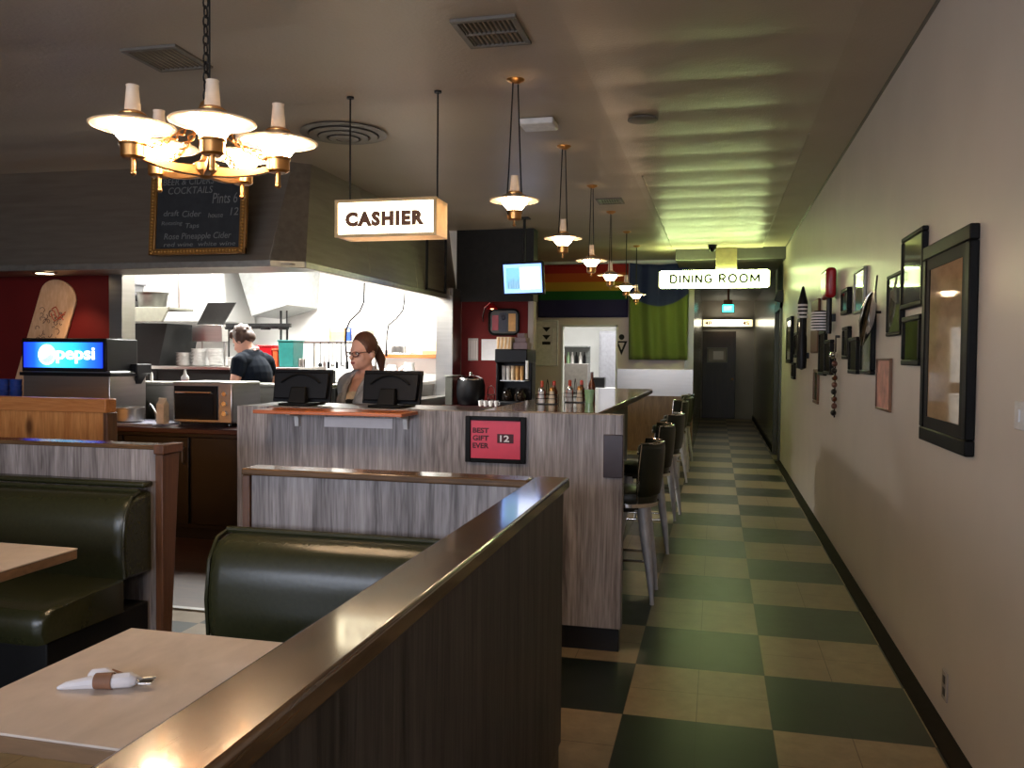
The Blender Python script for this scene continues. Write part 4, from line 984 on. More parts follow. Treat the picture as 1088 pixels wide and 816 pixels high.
B().text('RESTROOMS', .1, (.29, 21.883, 2.405), depth=.001, bold=.002, width=.98, height=.09).out('lettering', M['letterbrown'], t, smooth=False)
B().prism([(-.30, 2.405), (-.22, 2.45), (-.22, 2.36)], 1, 21.88, 21.884).out('arrow', M['letterbrown'], t, smooth=False)
t = thing('door_notice', 'pale framed notice fixed to the dark door at the hallway end', 'notice', (.02, 21.95, 1.4))
b = B()
for a in ((-.235, .265, 1.41, 1.45), (-.235, .265, 1.75, 1.79), (-.235, -.195, 1.45, 1.75), (.225, .265, 1.45, 1.75)): b.box(a[0], a[1], 21.93, 21.9545, a[2], a[3])
b.out('frame', mat('notice_frame', srgb(120, 116, 104), .4), t)
B().box(-.2, .23, 21.945, 21.95, 1.44, 1.76).out('sheet', M['greywall'], t)
B().box(-.08, .17, 21.938, 21.944, 1.49, 1.70).out('print', M['paper'], t)

# flags on the back wall
def cloth(name, label, x0, x1, z0, z1, y, m, cat, amp=.02, folds=5, sag=.02, n=40, taper=0):
    b = B(); g = []
    for j in range(21):
        v = j/20; row = []
        for i in range(n+1):
            u = i/n; x = x0 + (x1-x0)*u; z = z0 + (z1-z0)*v - sag*math.sin(PI*u)*v*1.0
            yy = y - .03 - amp*.9 - amp*(1-.5*v)*(math.sin(folds*2*PI*u + 1.3*math.sin(2.2*v)) + .4*math.sin(folds*4.7*u+2*v))*.6
            row.append(b.bm.verts.new((x, yy, z)))
        g.append(row)
    for a, c in zip(g, g[1:]):
        for i in range(n): b.bm.faces.new((a[i], a[i+1], c[i+1], c[i]))
    o = b.out(name, m, origin=((x0+x1)/2, y, z0)); s = o.modifiers.new('thick', 'SOLIDIFY'); s.thickness = .004
    return tag(o, label, cat)
def bands(cols, lo, hi):
    n = len(cols); st_ = []
    for i, c in enumerate(cols): st_ += [(max(0, i/n+.004), c), (min(1, (i+1)/n-.004), c)]
    return st_
rb = [srgb(40, 36, 84), srgb(40, 36, 84), srgb(24, 92, 40), srgb(178, 140, 40), srgb(186, 84, 30), srgb(168, 34, 30)]
cloth('rainbow_flag', 'horizontal rainbow striped flag pinned high on the back wall', -2.90, -1.41, 2.17, 3.04, YB-.005, ramp_mat('rainbow', 2, bands(rb, 0, 1), .85, 0, 0, .87), 'flag', .012, 3, .0)
gf = [srgb(98, 146, 44)]
cloth('green_blue_flag', 'draped flag, dark blue above and bright green below, hanging beside the hallway', -1.38, -.45, 1.485, 3.04, YB-.005,
      ramp_mat('green_blue', 2, [(0, srgb(92, 106, 46)), (.50, srgb(102, 118, 50)), (.545, srgb(102, 118, 50)), (.56, srgb(40, 50, 96)), (1, srgb(34, 42, 84))], .85, 0, 0, 1.555, .9), 'flag', .085, 3.2, .03)
def restroom_icon(label, x, z, y=YB-.0005):
    t = thing('restroom_symbol', label, 'symbol', (x, y, z))
    B().cyl((x, y, z+.30), .046, .006, 20, (0, -1, 0)).out('head', M['blackmatte'], t)
    b = B(); A = [(x-.095, z+.235), (x+.095, z+.235), (x, z)]; I = [(x-.050, z+.208), (x+.050, z+.208), (x, z+.085)]
    for i in range(3):
        j = (i+1) % 3; b.prism([A[i], A[j], I[j], I[i]], 1, y-.006, y)
    b.out('body', M['blackmatte'], t)
restroom_icon('black triangle-figure restroom symbol on the back wall beside the green flag', -1.512, 1.55)
t = thing('menu_board', 'grey wall board with rounded rim and black triangle figures left of the bright doorway', 'board', (-2.78, YB, 1.35))
B().box(-3.0, -2.56, YB-.03, YB-.0005, 1.36, 2.13).out('panel', M['stripewhite'], t, bevel=.02)
b = B(); b.tube([(-2.985, YB-.032, 1.38), (-2.985, YB-.032, 2.11), (-2.575, YB-.032, 2.11), (-2.575, YB-.032, 1.38)], .012, 8, closed=True); b.out('rim', M['paintmetal'], t)
b = B()
for zz in (1.93, 1.80):
    b.prism([(-2.83, zz+.08), (-2.69, zz+.08), (-2.76, zz)], 1, YB-.034, YB-.0305)
b.box(-2.83, -2.69, YB-.034, YB-.0305, 1.72, 1.77).out('figures', M['black'], t)
B().tube([(-2.66, YB-.033, 1.62), (-2.65, YB-.035, 1.9), (-2.64, YB-.035, 1.98), (-2.61, YB-.035, 1.99), (-2.60, YB-.033, 1.94)], .010, 8).out('hook', M['white'], t)

# service room seen through the doorway
t = thing('service_shelf', 'grey metal shelf unit with bottles seen through the bright doorway', 'shelf unit', (-2.5, 15.5, 0))
B().box(-2.8, -2.29, 15.4, 15.75, 0, 1.40).out('cabinet', mat('shelf_grey', srgb(128, 124, 118), .4), t, bevel=.006)
B().box(-2.8, -2.29, 15.73, 15.75, 1.40, 1.72).box(-2.8, -2.29, 15.4, 15.75, 1.70, 1.72).out('upper_shelf', mat('shelf_grey2', srgb(120, 124, 122), .4), t)
for k in range(6):
    bottle('service_bottle', ['dark bottle, leftmost on the shelf in the bright doorway', 'green bottle beside the leftmost one on the doorway shelf', 'pale bottle third on the doorway shelf', 'dark bottle fourth on the doorway shelf', 'pale bottle fifth on the doorway shelf', 'dark jar at the right end of the doorway shelf'][k],
           (-2.74+.075*k, 15.5, 1.4005), [(0, 0), (.03, 0), (.03, .12), (.012, .17), (.012, .21), (0, .21)], [M['brownglass'], M['greenglass'], M['white'], M['black'], M['white'], M['black']][k])
t = thing('grey_cooler', 'tall grey steel cooler door at the back of the bright service room', 'cooler', (-2.0, 16.7, 0))
B().box(-2.24, -1.6, 16.55, 17.2, 0, 2.03).out('body', mat('cooler_grey', srgb(150, 150, 156), .35, .3), t, bevel=.01)
B().box(-2.2, -1.64, 16.53, 16.549, .1, 1.98).out('door', mat('cooler_door', srgb(160, 160, 168), .3, .3), t, bevel=.006)
t = thing('black_box', 'small black box on the white ledge in the bright service room', 'box', (-2.08, 15.5, .96))
B().box(-2.18, -1.98, 15.4, 15.6, .962, 1.15).out('body', M['black'], t, bevel=.01)
t = thing('white_ledge', 'white work ledge just inside the bright doorway', 'ledge', (-1.9, 15.5, 0))
B().box(-2.285, -1.3, 15.3, 15.7, .92, .96).box(-2.27, -2.22, 15.35, 15.65, 0, .92).box(-1.36, -1.31, 15.35, 15.65, 0, .92).out('ledge', M['white'], t, bevel=.006)

# ------------------------------------------------------------------ open kitchen
t = thing('wall_shelf', 'stainless kitchen shelf high at the left of the pass, holding a steel pot', 'shelf', (-6.1, 8.2, 1.9))
B().box(-6.62, -5.80, 8.10, 8.55, 1.995, 2.02).hexa([(-6.62, 8.09, 1.86), (-5.88, 8.09, 1.86), (-5.88, 8.12, 1.86), (-6.62, 8.12, 1.86), (-6.62, 8.09, 2.02), (-5.79, 8.09, 2.02), (-5.79, 8.12, 2.02), (-6.62, 8.12, 2.02)]).out('shelf', M['shelfgrey'], t, bevel=.004)
b = B()
for x in (-6.5, -5.95): b.rod((x, 8.5, 2.02), (x, 8.5, CZ), .012)
b.out('hanger', M['steel'], t)
t = thing('stock_pot', 'steel pot with rim standing on the high kitchen shelf', 'pot', (-6.15, 8.3, 2.02))
B().lathe([(0, 0), (.135, 0), (.145, .02), (.165, .16), (.178, .165), (.178, .172), (.16, .172), (.135, .02), (0, .012)], (-6.15, 8.3, 2.0205), 32).out('pot', M['potmetal'], t)
B().tube([(-6.31, 8.3, 2.15), (-6.36, 8.3, 2.16), (-6.36, 8.3, 2.11), (-6.30, 8.3, 2.10)], .009).out('handle', M['black'], t)
t = thing('storage_bin', 'grey storage bin at the left end of the high kitchen shelf', 'bin', (-6.45, 8.4, 2.02))
B().hexa([(-6.58, 8.23, 2.0215), (-6.38, 8.23, 2.0215), (-6.38, 8.42, 2.0215), (-6.58, 8.42, 2.0215), (-6.60, 8.22, 2.28), (-6.36, 8.22, 2.28), (-6.36, 8.44, 2.28), (-6.60, 8.44, 2.28)]).box(-6.61, -6.34, 8.21, 8.45, 2.28, 2.30).out('bin', mat('bin_grey', srgb(112, 112, 114), .4), t, bevel=.006)
t = thing('black_range', 'black cooking range with steel overshelf behind the kitchen pass', 'range', (-5.4, 8.6, 0))
B().box(-6.75, -4.40, 8.62, 9.30, 0, .95).out('body', M['blackmatte'], t, bevel=.006)
B().box(-6.75, -4.40, 9.20, 9.30, .95, 1.33).out('back_guard', M['blackmatte'], t)
B().box(-6.36, -4.46, 8.50, 9.18, 1.335, 1.372).out('overshelf', M['steel'], t, bevel=.005)
B().hexa([(-6.75, 8.50, .95), (-6.33, 8.50, .95), (-6.33, 9.18, .95), (-6.75, 9.18, .95), (-6.75, 8.5, 1.86), (-6.14, 8.55, 1.86), (-6.14, 9.18, 1.86), (-6.75, 9.18, 1.86)]).out('oven_side', M['blackmatte'], t, bevel=.004)
B().hexa([(-6.33, 8.56, 1.06), (-4.55, 8.56, 1.06), (-4.55, 9.1, 1.06), (-6.33, 9.1, 1.06), (-6.33, 8.52, 1.33), (-4.48, 8.52, 1.33), (-4.48, 9.1, 1.33), (-6.33, 9.1, 1.33)]).out('broiler', M['blackmatte'], t, bevel=.006)
for k in range(8): B().cyl((-6.1+.21*k, 8.62, .86), .024, .03, 14, (0, -1, 0)).out('knob', M['steel'], t)
for i, (x, h, n, lab) in enumerate(((-6.06, .16, 10, 'tall white plate stack at the left end of the range overshelf'), (-5.86, .21, 13, 'tallest white plate stack on the range overshelf'), (-5.66, .21, 13, 'white plate stack beside the steel divider on the overshelf'), (-5.42, .11, 7, 'low white plate stack left of the cook'))):
    t = thing('plate_stack', lab, 'plates', (x, 8.75, 1.3725))
    for k in range(n):
        B().lathe([(0, 0), (.05, 0), (.09, .011), (.091, .014), (.05, .004), (0, .004)], (x, 8.75, 1.373+.0155*k), 28).out('plate', M['white'], t)
t = thing('slanted_guard', 'dark slanted perforated metal guard above the plates', 'guard', (-5.73, 8.85, 1.85))
b = B(); b.hexa([(-6.05, 8.98, 1.86), (-5.70, 8.98, 1.86), (-5.70, 9.0, 1.86), (-6.05, 9.0, 1.86), (-5.78, 8.80, 2.11), (-5.42, 8.80, 2.11), (-5.42, 8.82, 2.11), (-5.78, 8.82, 2.11)]); b.out('panel', mat('dark_mesh', srgb(44, 43, 42), .5, .3), t)
b = B(); b.box(-6.06, -5.66, 8.9, 9.05, 1.66, 1.86); b.out('bracket', M['steel'], t, bevel=.004)
for x in (-6.0, -5.7): B().rod((x, 9.02, 1.3735), (x, 9.02, 1.68), .012).out('post', M['steel'], t)
t = thing('ticket_rail', 'black rail with clipped pans running behind the cook', 'rail', (-5.25, 8.9, 1.8))
b = B(); b.box(-5.63, -4.80, 8.93, 8.97, 1.83, 1.875)
for k in range(7): b.lathe([(.0, 0), (.055, 0), (.065, .03), (.06, .03), (.05, .005), (0, .005)], (-5.54+.115*k, 8.88, 1.80+.01*(k % 2)), 16)
b.rod((-5.60, 8.95, 1.3735), (-5.60, 8.95, 1.84), .010).rod((-4.84, 8.95, 1.3735), (-4.84, 8.95, 1.84), .010)
b.out('rail', M['blackmatte'], t)
for lab, x0, x1, z1, m in (('red plastic bin on the range overshelf right of the cook', -5.06, -4.87, 1.60, 'red'), ('orange-red bin between the red and teal bins', -4.86, -4.80, 1.56, 'orange'), ('teal plastic tub right of the red bins on the overshelf', -4.79, -4.60, 1.66, 'teal')):
    t = thing('storage_tub', lab, 'tub', ((x0+x1)/2, 8.75, 1.372))
    B().hexa([(x0+.01, 8.65, 1.373), (x1-.01, 8.65, 1.373), (x1-.01, 8.88, 1.373), (x0+.01, 8.88, 1.373), (x0, 8.64, z1), (x1, 8.64, z1), (x1, 8.89, z1), (x0, 8.89, z1)]).out('tub', M[m], t, bevel=.006)
    B().box(x0-.006, x1+.006, 8.63, 8.90, z1, z1+.018).out('lid', M[m], t, bevel=.005)
for k, x in enumerate((-4.56, -4.515)):
    bottle('spice_jar', ['small steel shaker right of the teal tub', 'second small steel shaker at the end of the overshelf'][k], (x, 8.72, 1.3725), [(0, 0), (.02, 0), (.02, .09), (.016, .10), (0, .10)], M['steel'], cat='shaker')
t = thing('exhaust_duct', 'big pale grey exhaust box hanging in the bright kitchen', 'duct', (-5.5, 9.7, 2.0))
B().hexa([(-5.60, 9.45, 1.98), (-5.10, 9.45, 2.12), (-5.10, 10.25, 2.12), (-5.60, 10.25, 1.98), (-5.98, 9.45, CZ), (-5.04, 9.45, CZ), (-5.04, 10.25, CZ), (-5.98, 10.25, CZ)]).out('duct', mat('duct_grey', srgb(138, 140, 138), .5), t, bevel=.01)
b = B().rod((-5.28, 9.6, 1.5), (-5.28, 9.6, 2.06), .014).rod((-5.20, 9.6, 1.5), (-5.20, 9.6, 2.06), .010)
b.box(-5.34, -5.14, 9.5, 9.7, 1.46, 1.50); b.out('supply_pipe', M['blackmatte'], t)
t = thing('white_hood_shroud', 'broad white shroud panel across the upper back of the kitchen', 'shroud', (-6.5, 9.6, 1.9))
B().hexa([(-7.4, 9.50, 1.92), (-6.02, 9.50, 1.92), (-6.02, 10.25, 1.92), (-7.4, 10.25, 1.92), (-7.4, 9.2, 2.6), (-6.02, 9.2, 2.6), (-6.02, 10.25, 2.6), (-7.4, 10.25, 2.6)]).out('panel', M['whitewall'], t, bevel=.01)
t = thing('prep_shelf', 'steel prep shelf with boxes behind the cashier, utensils hanging below', 'shelf', (-4.5, 9.7, 1.66))
B().box(-5.02, -4.10, 9.52, 9.95, 1.655, 1.685).out('shelf', M['steel'], t, bevel=.004)
for x in (-4.98, -4.14): B().rod((x, 9.9, 1.2005), (x, 9.9, 1.66), .014).out('post', M['steel'], t)
for lab, x0, x1, z1, m in (('white box at the left end of the prep shelf', -4.98, -4.78, 1.81, 'white'), ('cream box second on the prep shelf', -4.76, -4.62, 1.86, 'cream'), ('tan carton third on the prep shelf', -4.60, -4.42, 1.85, 'tan'), ('blue box fourth on the prep shelf', -4.40, -4.34, 1.85, 'blue'), ('pale box at the right end of the prep shelf', -4.32, -4.14, 1.83, 'cream')):
    t = thing('storage_box', lab, 'box', ((x0+x1)/2, 9.7, 1.686))
    B().box(x0, x1, 9.58, 9.85, 1.6855, z1).out('box', M[m], t, bevel=.004); B().box(x0+.01, x1-.01, 9.578, 9.5799, z1-.05, z1-.02).out('tape', M['paper'], t)
for k in range(6):
    x = -4.70+.055*k; t = thing('hanging_utensil', ['black ladle, leftmost under the prep shelf', 'steel spatula second under the prep shelf', 'black tongs third under the prep shelf', 'steel ladle fourth under the prep shelf', 'black whisk handle fifth under the prep shelf', 'black bent hook at the right under the prep shelf'][k], 'utensil', (x, 9.54, 1.65))
    b = B(); b.rod((x, 9.505, 1.67), (x, 9.505, 1.42), .006)
    if k in (0, 3): b.ball((x, 9.505, 1.39), (.026, .02, .03), 12, 8)
    elif k == 5: b.tube([(x, 9.505, 1.42), (x+.005, 9.505, 1.385), (x+.05, 9.505, 1.38)], .008)
    else: b.box(x-.016, x+.016, 9.502, 9.508, 1.35, 1.43)
    b.out('utensil', M['steel'] if k in (1, 3) else M['black'], t)
t = thing('prep_table', 'white-topped prep table along the kitchen wall behind the cashier', 'table', (-4.2, 9.9, 0))
B().box(-5.05, -3.45, 9.35, 10.28, 1.16, 1.20).out('top', M['white'], t, bevel=.005)
B().box(-5.0, -3.5, 9.42, 10.25, .1, 1.16).out('cabinet', M['steel'], t, bevel=.005)
B().box(-4.98, -3.52, 9.47, 10.2, 0, .1).out('toe_kick', M['toe'], t)
t = thing('wall_shelf', 'brown wood shelf strip on the kitchen wall right of the cashier', 'shelf', (-3.75, 10.1, 1.5))
B().box(-4.25, -3.38, 9.98, 10.29, 1.485, 1.53).out('board', M['orangewood'], t, bevel=.004)
t = thing('storage_box', 'tan-bottomed white carton on the brown shelf beside the steel column', 'box', (-3.45, 10.1, 1.53))
B().box(-3.56, -3.385, 10.0, 10.2, 1.5305, 1.70).out('box', M['cream'], t, bevel=.004); B().box(-3.562, -3.383, 9.997, 10.202, 1.54, 1.575).out('band', M['tan'], t)
t = thing('wire_rack', 'small grey wire rack of utensils on the brown kitchen shelf', 'rack', (-3.9, 10.1, 1.53))
b = B()
for z in (1.54, 1.66, 1.78): b.tube([(-4.0, 10.0, z), (-3.72, 10.0, z), (-3.72, 10.2, z), (-4.0, 10.2, z)], .006, 6, closed=True)
for x in (-4.0, -3.93, -3.86, -3.79, -3.72): b.rod((x, 10.0, 1.5305), (x, 10.0, 1.79), .005, 6)
b.box(-3.98, -3.74, 10.02, 10.18, 1.535, 1.545).box(-3.98, -3.82, 10.02, 10.16, 1.545, 1.63); b.out('rack', M['steel'], t)
def jug(label, loc, s, handle=True):
    t = thing('white_jug', label, 'jug', loc)
    B().lathe([(0, 0), (.05*s, 0), (.062*s, .02*s), (.066*s, .10*s), (.052*s, .17*s), (.056*s, .20*s), (.050*s, .20*s), (.045*s, .16*s), (.056*s, .03*s), (0, .01*s)], loc, 22).out('body', M['white'], t)
    x, y, z = loc
    if handle: B().tube([(x-.06*s, y, z+.05*s), (x-.11*s, y, z+.07*s), (x-.115*s, y, z+.13*s), (x-.052*s, y, z+.165*s)], .010*s, 8).out('handle', M['white'], t)
jug('white jug on the prep table right of the cashier', (-3.62, 9.7, 1.2005), 1.15)
jug('white pitcher on the prep table, second from the cashier', (-3.86, 9.75, 1.2005), 1.0)
t = thing('white_bowl', 'upturned white bowl on the prep table beside the jug', 'bowl', (-3.78, 9.62, 1.2))
B().lathe([(.13, 0), (.125, .02), (.09, .055), (.05, .072), (0, .074)], (-3.77, 9.50, 1.2005), 28).out('bowl', M['white'], t)
for lab, pts in (('left cord hanging in an S from the hood lip behind the cashier', [(-3.256, 7.5, 2.2), (-3.256, 7.5, 2.15), (-3.26, 7.5, 2.02), (-3.30, 7.5, 1.93), (-3.40, 7.5, 1.84), (-3.438, 7.5, 1.76), (-3.447, 7.5, 1.62), (-3.43, 7.5, 1.45)]),
                 ('right cord hanging in an S from the hood lip', [(-3.342, 8.8, 2.2), (-3.345, 8.8, 2.12), (-3.364, 8.8, 2.009), (-3.44, 8.8, 1.92), (-3.53, 8.8, 1.85), (-3.549, 8.8, 1.75), (-3.555, 8.8, 1.573)])):
    t = thing('kitchen_cable', lab, 'cord', pts[0])
    B().tube(pts, .009, 8).out('wire', M['darkmetal'], t); B().rod(pts[-1], Vector(pts[-1])-Vector((0, 0, .07)), .014, 10).out('plug', M['black'], t)
for k, (x, y) in enumerate(((-6.2, 7.7), (-4.4, 7.7), (-4.3, 9.1))):
    t = thing('kitchen_light', ['white fluorescent fitting over the left of the kitchen', 'white fluorescent fitting over the cook', 'white fluorescent fitting at the back of the kitchen'][k], 'light', (x, y, CZ))
    B().box(x-.65, x+.65, y-.16, y+.16, 2.96, CZ-.0075).out('housing', M['white'], t, bevel=.006)
    B().box(x-.62, x+.62, y-.14, y+.14, 2.945, 2.959).out('diffuser', M['kitchenlamp'], t, smooth=False)
t = thing('service_light', 'white ceiling light in the service room beyond the bright doorway', 'light', (-2.2, 15.4, 2.7))
B().box(-2.9, -1.5, 15.0, 15.5, 2.64, 2.699).out('housing', M['white'], t)
B().box(-2.87, -1.53, 15.03, 15.47, 2.625, 2.639).out('diffuser', M['kitchenlamp'], t, smooth=False)

# ------------------------------------------------------------------ drinks station at the end of the bar
t = thing('drinks_station', 'dark counter along the red wall holding the coffee machine', 'counter', (-2.4, 9.9, 0))
B().box(-3.12, -1.75, 9.45, 10.27, .1, .90).out('body', M['darkcab'], t, bevel=.005)
B().box(-3.14, -1.72, 9.42, 10.275, .90, .935).out('worktop', bpy.data.materials['dark_red_top'], t, bevel=.006)
B().box(-3.1, -1.77, 9.5, 10.2, 0, .1).out('toe_kick', M['toe'], t)
t = thing('soup_kettle', 'round black soup kettle with chrome lid on the drinks station', 'kettle', (-2.82, 9.6, .935))
B().lathe([(0, 0), (.13, 0), (.15, .02), (.172, .12), (.17, .24), (.155, .30), (.15, .30), (0, .30)], (-2.82, 9.62, .9355), 32).out('body', M['black'], t)
B().lathe([(.155, .301), (.15, .318), (.10, .345), (.03, .36), (0, .361)], (-2.82, 9.62, .9355), 32).ball((-2.82, 9.62, 1.31), .02).out('lid', M['chrome'], t)
t = thing('steel_canister', 'grey steel box left of the soup kettle at the foot of the column', 'box', (-3.05, 9.7, .935))
B().box(-3.10, -3.01, 9.50, 9.90, .9355, 1.27).box(-3.11, -3.0, 9.49, 9.91, 1.27, 1.285).out('box', mat('steel_dull', srgb(96, 96, 88), .4, .7), t, bevel=.006)
for k, x in enumerate((-2.66, -2.60, -2.535, -2.47)):
    t = thing('coffee_cup', ['white cup, leftmost of the row in front of the soup kettle', 'white cup second in the row on the drinks station', 'white cup third in the row on the drinks station', 'white cup at the right end of the row by the coffee brewer'][k], 'cup', (x, 9.48, .935), 'white cups on the drinks station')
    B().lathe([(0, 0), (.018, 0), (.026, .06), (.027, .064), (.024, .062), (.016, .005), (0, .005)], (x, 9.48, .9355), 18).out('cup', M['white'], t)
    B().tube([(x+.024, 9.48, .985), (x+.04, 9.48, .98), (x+.038, 9.48, .955), (x+.021, 9.48, .95)], .004, 6).out('handle', M['white'], t)
t = thing('wire_basket', 'small chrome wire basket between the black kettle and the coffee brewer', 'basket', (-2.585, 9.68, .935))
b = B()
for z, r in ((.945, .035), (1.0, .042), (1.06, .048)): b.tube([(-2.585+r*math.cos(u), 9.68+r*math.sin(u), z) for u in [2*PI*k/16 for k in range(16)]], .004, 6, closed=True)
for k in range(8): u = 2*PI*k/8; b.tube([(-2.585+.035*math.cos(u), 9.68+.035*math.sin(u), .9395), (-2.585+.048*math.cos(u), 9.68+.048*math.sin(u), 1.06)], .003, 6)
b.out('basket', M['chrome'], t)
B().tube([(-2.633, 9.68, 1.06), (-2.62, 9.68, 1.14), (-2.585, 9.68, 1.17), (-2.55, 9.68, 1.14), (-2.537, 9.68, 1.06)], .005, 8).out('handle', M['chrome'], t)
t = thing('coffee_brewer', 'tall black coffee brewer with glass pots at the end of the drinks station', 'coffee machine', (-2.33, 9.75, .935))
B().box(-2.52, -2.14, 9.62, 10.1, .9355, .99).box(-2.52, -2.14, 9.90, 10.1, .99, 1.60).box(-2.525, -2.135, 9.60, 10.1, 1.44, 1.60).box(-2.52, -2.49, 9.64, 9.90, .99, 1.44).out('body', M['black'], t, bevel=.012)
B().box(-2.15, -2.12, 9.58, 9.615, 1.25, 1.47).out('sight_glass', M['white'], t, bevel=.005)
for k, x in enumerate((-2.41, -2.25)):
    g = B().lathe([(0, 0), (.06, 0), (.072, .03), (.07, .07), (.045, .115), (.042, .13), (0, .13)], (x, 9.74, .9905), 22).out('coffee_pot', mat('coffee_glass%d' % k, (.02, .012, .008), .06), t)
    B().lathe([(.046, .128), (.046, .15), (0, .152)], (x, 9.74, .9905), 18).tube([(x-.01, 9.70, 1.11), (x-.01, 9.62, 1.10), (x-.01, 9.62, 1.02), (x-.01, 9.68, 1.01)], .010, 8).out('handle', M['black'], g)
B().box(-2.47, -2.17, 9.64, 9.88, 1.225, 1.235).out('cup_shelf', M['steel'], t)
for k in range(5):
    x = -2.445+.055*k; t2 = thing('paper_cup_stack', ['white cup sleeve, leftmost inside the coffee brewer', 'pale cup sleeve second inside the coffee brewer', 'cream cup sleeve in the middle of the coffee brewer', 'yellowish cup sleeve fourth inside the coffee brewer', 'yellowish cup sleeve at the right inside the coffee brewer'][k], 'cups', (x, 9.72, 1.235))
    B().lathe([(0, 0), (.019, 0), (.024, .165), (.0255, .168), (0, .17)], (x, 9.72, 1.2355), 16).out('cup_stack', [M['white'], M['white'], M['cream'], M['tan'], M['tan']][k], t2)
t = thing('striped_box', 'tan striped box lying on top of the coffee brewer', 'box', (-2.45, 9.8, 1.6))
B().box(-2.53, -2.35, 9.70, 9.98, 1.6005, 1.745).out('box', M['cream'], t, bevel=.004)
b = B()
for k in range(4):
    x = -2.52+.044*k; b.hexa([(x, 9.696, 1.605), (x+.016, 9.696, 1.605), (x+.016, 9.6995, 1.605), (x, 9.6995, 1.605), (x+.012, 9.696, 1.74), (x+.028, 9.696, 1.74), (x+.028, 9.6995, 1.74), (x+.012, 9.6995, 1.74)])
b.out('stripes', M['tan'], t)
t = thing('filter_box', 'grey and mauve packet pile on the right of the coffee brewer top', 'packet', (-2.24, 9.8, 1.6))
B().box(-2.335, -2.16, 9.72, 9.95, 1.6005, 1.68).box(-2.32, -2.18, 9.74, 9.93, 1.681, 1.74).box(-2.29, -2.2, 9.75, 9.9, 1.741, 1.79).out('packet', mat('mauve_packet', srgb(120, 100, 104), .5), t, bevel=.005)
for lab, a in (('grey printed sheet pinned on the red wall', (-3.055, -2.925, 1.46, 1.74)), ('plain pale sheet pinned on the red wall beside the coffee machine', (-2.88, -2.67, 1.465, 1.73))):
    t = thing('pinned_sheet', lab, 'paper', ((a[0]+a[1])/2, 10.29, a[2]))
    B().box(a[0], a[1], 10.294, 10.2995, a[2], a[3]).out('sheet', M['greywall'] if 'printed' in lab else M['paper'], t)
    if 'printed' in lab:
        b = B()
        for k in range(4): b.box(a[0]+.015+.03*k, a[0]+.027+.03*k, 10.291, 10.2935, a[2]+.02, a[3]-.03)
        b.out('print', M['backgrey'], t)
t = thing('round_cornered_picture', 'dark round-cornered frame with red, black and tan picture above the coffee brewer', 'picture', (-2.6, 10.28, 1.78))
def rrect(x0, x1, z0, z1, r, n=6):
    o = []
    for cx, cz, a0 in ((x1-r, z1-r, 0), (x0+r, z1-r, PI/2), (x0+r, z0+r, PI), (x1-r, z0+r, 1.5*PI)):
        for k in range(n+1): a = a0+PI/2*k/n; o.append((cx+r*math.cos(a), cz+r*math.sin(a)))
    return o
fr = [(x, 10.285, z) for x, z in rrect(-2.78, -2.40, 1.79, 2.10, .07)]
B().tube(fr, .014, 8, closed=True).out('frame', M['blackframe'], t)
B().prism(rrect(-2.78, -2.40, 1.79, 2.10, .07), 1, 10.29, 10.2995).out('backing', M['casing'], t, smooth=False)
B().box(-2.74, -2.66, 10.284, 10.2895, 1.84, 2.03).out('red_panel', M['red'], t)
B().box(-2.65, -2.55, 10.284, 10.2895, 1.82, 2.06).ball((-2.60, 10.284, 2.0), (.03, .008, .035)).out('figure_panel', mat('figure_blue', srgb(30, 32, 48), .4), t)
B().box(-2.53, -2.44, 10.284, 10.2895, 1.83, 2.05).out('tan_panel', M['tan'], t)
t = thing('clip_lamp', 'small lit lamp with red shade on a bent arm above the red wall corner', 'lamp', (-2.72, 10.2, 2.0))
B().lathe([(.02, .07), (.075, 0), (.07, 0), (.015, .065)], (-2.70, 10.12, 2.10), 24, closed=True).out('shade', M['red'], t)
B().ball((-2.70, 10.12, 2.115), .026).out('bulb', M['redlamp'], t)
B().tube([(-2.70, 10.12, 2.165), (-2.74, 10.2, 2.185), (-2.82, 10.22, 2.12), (-2.85, 10.24, 2.02), (-2.86, 10.297, 1.95)], .009, 8).out('arm', M['chrome'], t)

# ------------------------------------------------------------------ frames and ornaments on the right wall
def frame(label, y0, y1, z0, z1, w, d, fm, pm, matt=None, cat='framed picture', mw=.03):
    t = thing('picture_frame', label, cat, (XR-d/2, (y0+y1)/2, z0)); xo = XR-.0008; xi = xo-d
    b = B()
    for a in ((y0, y1, z0, z0+w), (y0, y1, z1-w, z1), (y0, y0+w, z0+w, z1-w), (y1-w, y1, z0+w, z1-w)): b.box(xi, xo, a[0], a[1], a[2], a[3])
    b.out('frame', fm, t, bevel=min(.006, w*.25))
    if matt:
        b = B()
        for a in ((y0+w, y1-w, z0+w, z0+w+mw), (y0+w, y1-w, z1-w-mw, z1-w), (y0+w, y0+w+mw, z0+w+mw, z1-w-mw), (y1-w-mw, y1-w, z0+w+mw, z1-w-mw)): b.box(xi+.006, xo-.002, a[0], a[1], a[2], a[3])
        b.out('mount', matt, t)
        B().box(xi+.010, xi+.012, y0+w+mw, y1-w-mw, z0+w+mw, z1-w-mw).out('glazed_print', pm, t, smooth=False)
    else:
        B().box(xi+.008, xi+.010, y0+w, y1-w, z0+w, z1-w).out('glazed_print', pm, t, smooth=False)
    return t
BF = M['blackframe']; wd = M['brownpost']; sil = mat('silver_frame', srgb(120, 118, 108), .3, .7)
frame('largest black frame, a tall brown print under shiny glass', 3.42, 4.15, 1.155, 2.015, .060, .035, BF, M['bigprint'], M['blackmatte'], mw=.05)
frame('medium black frame, upper one touching the largest frame', 4.20, 4.66, 1.765, 2.125, .024, .028, BF, M['glassgreen'])
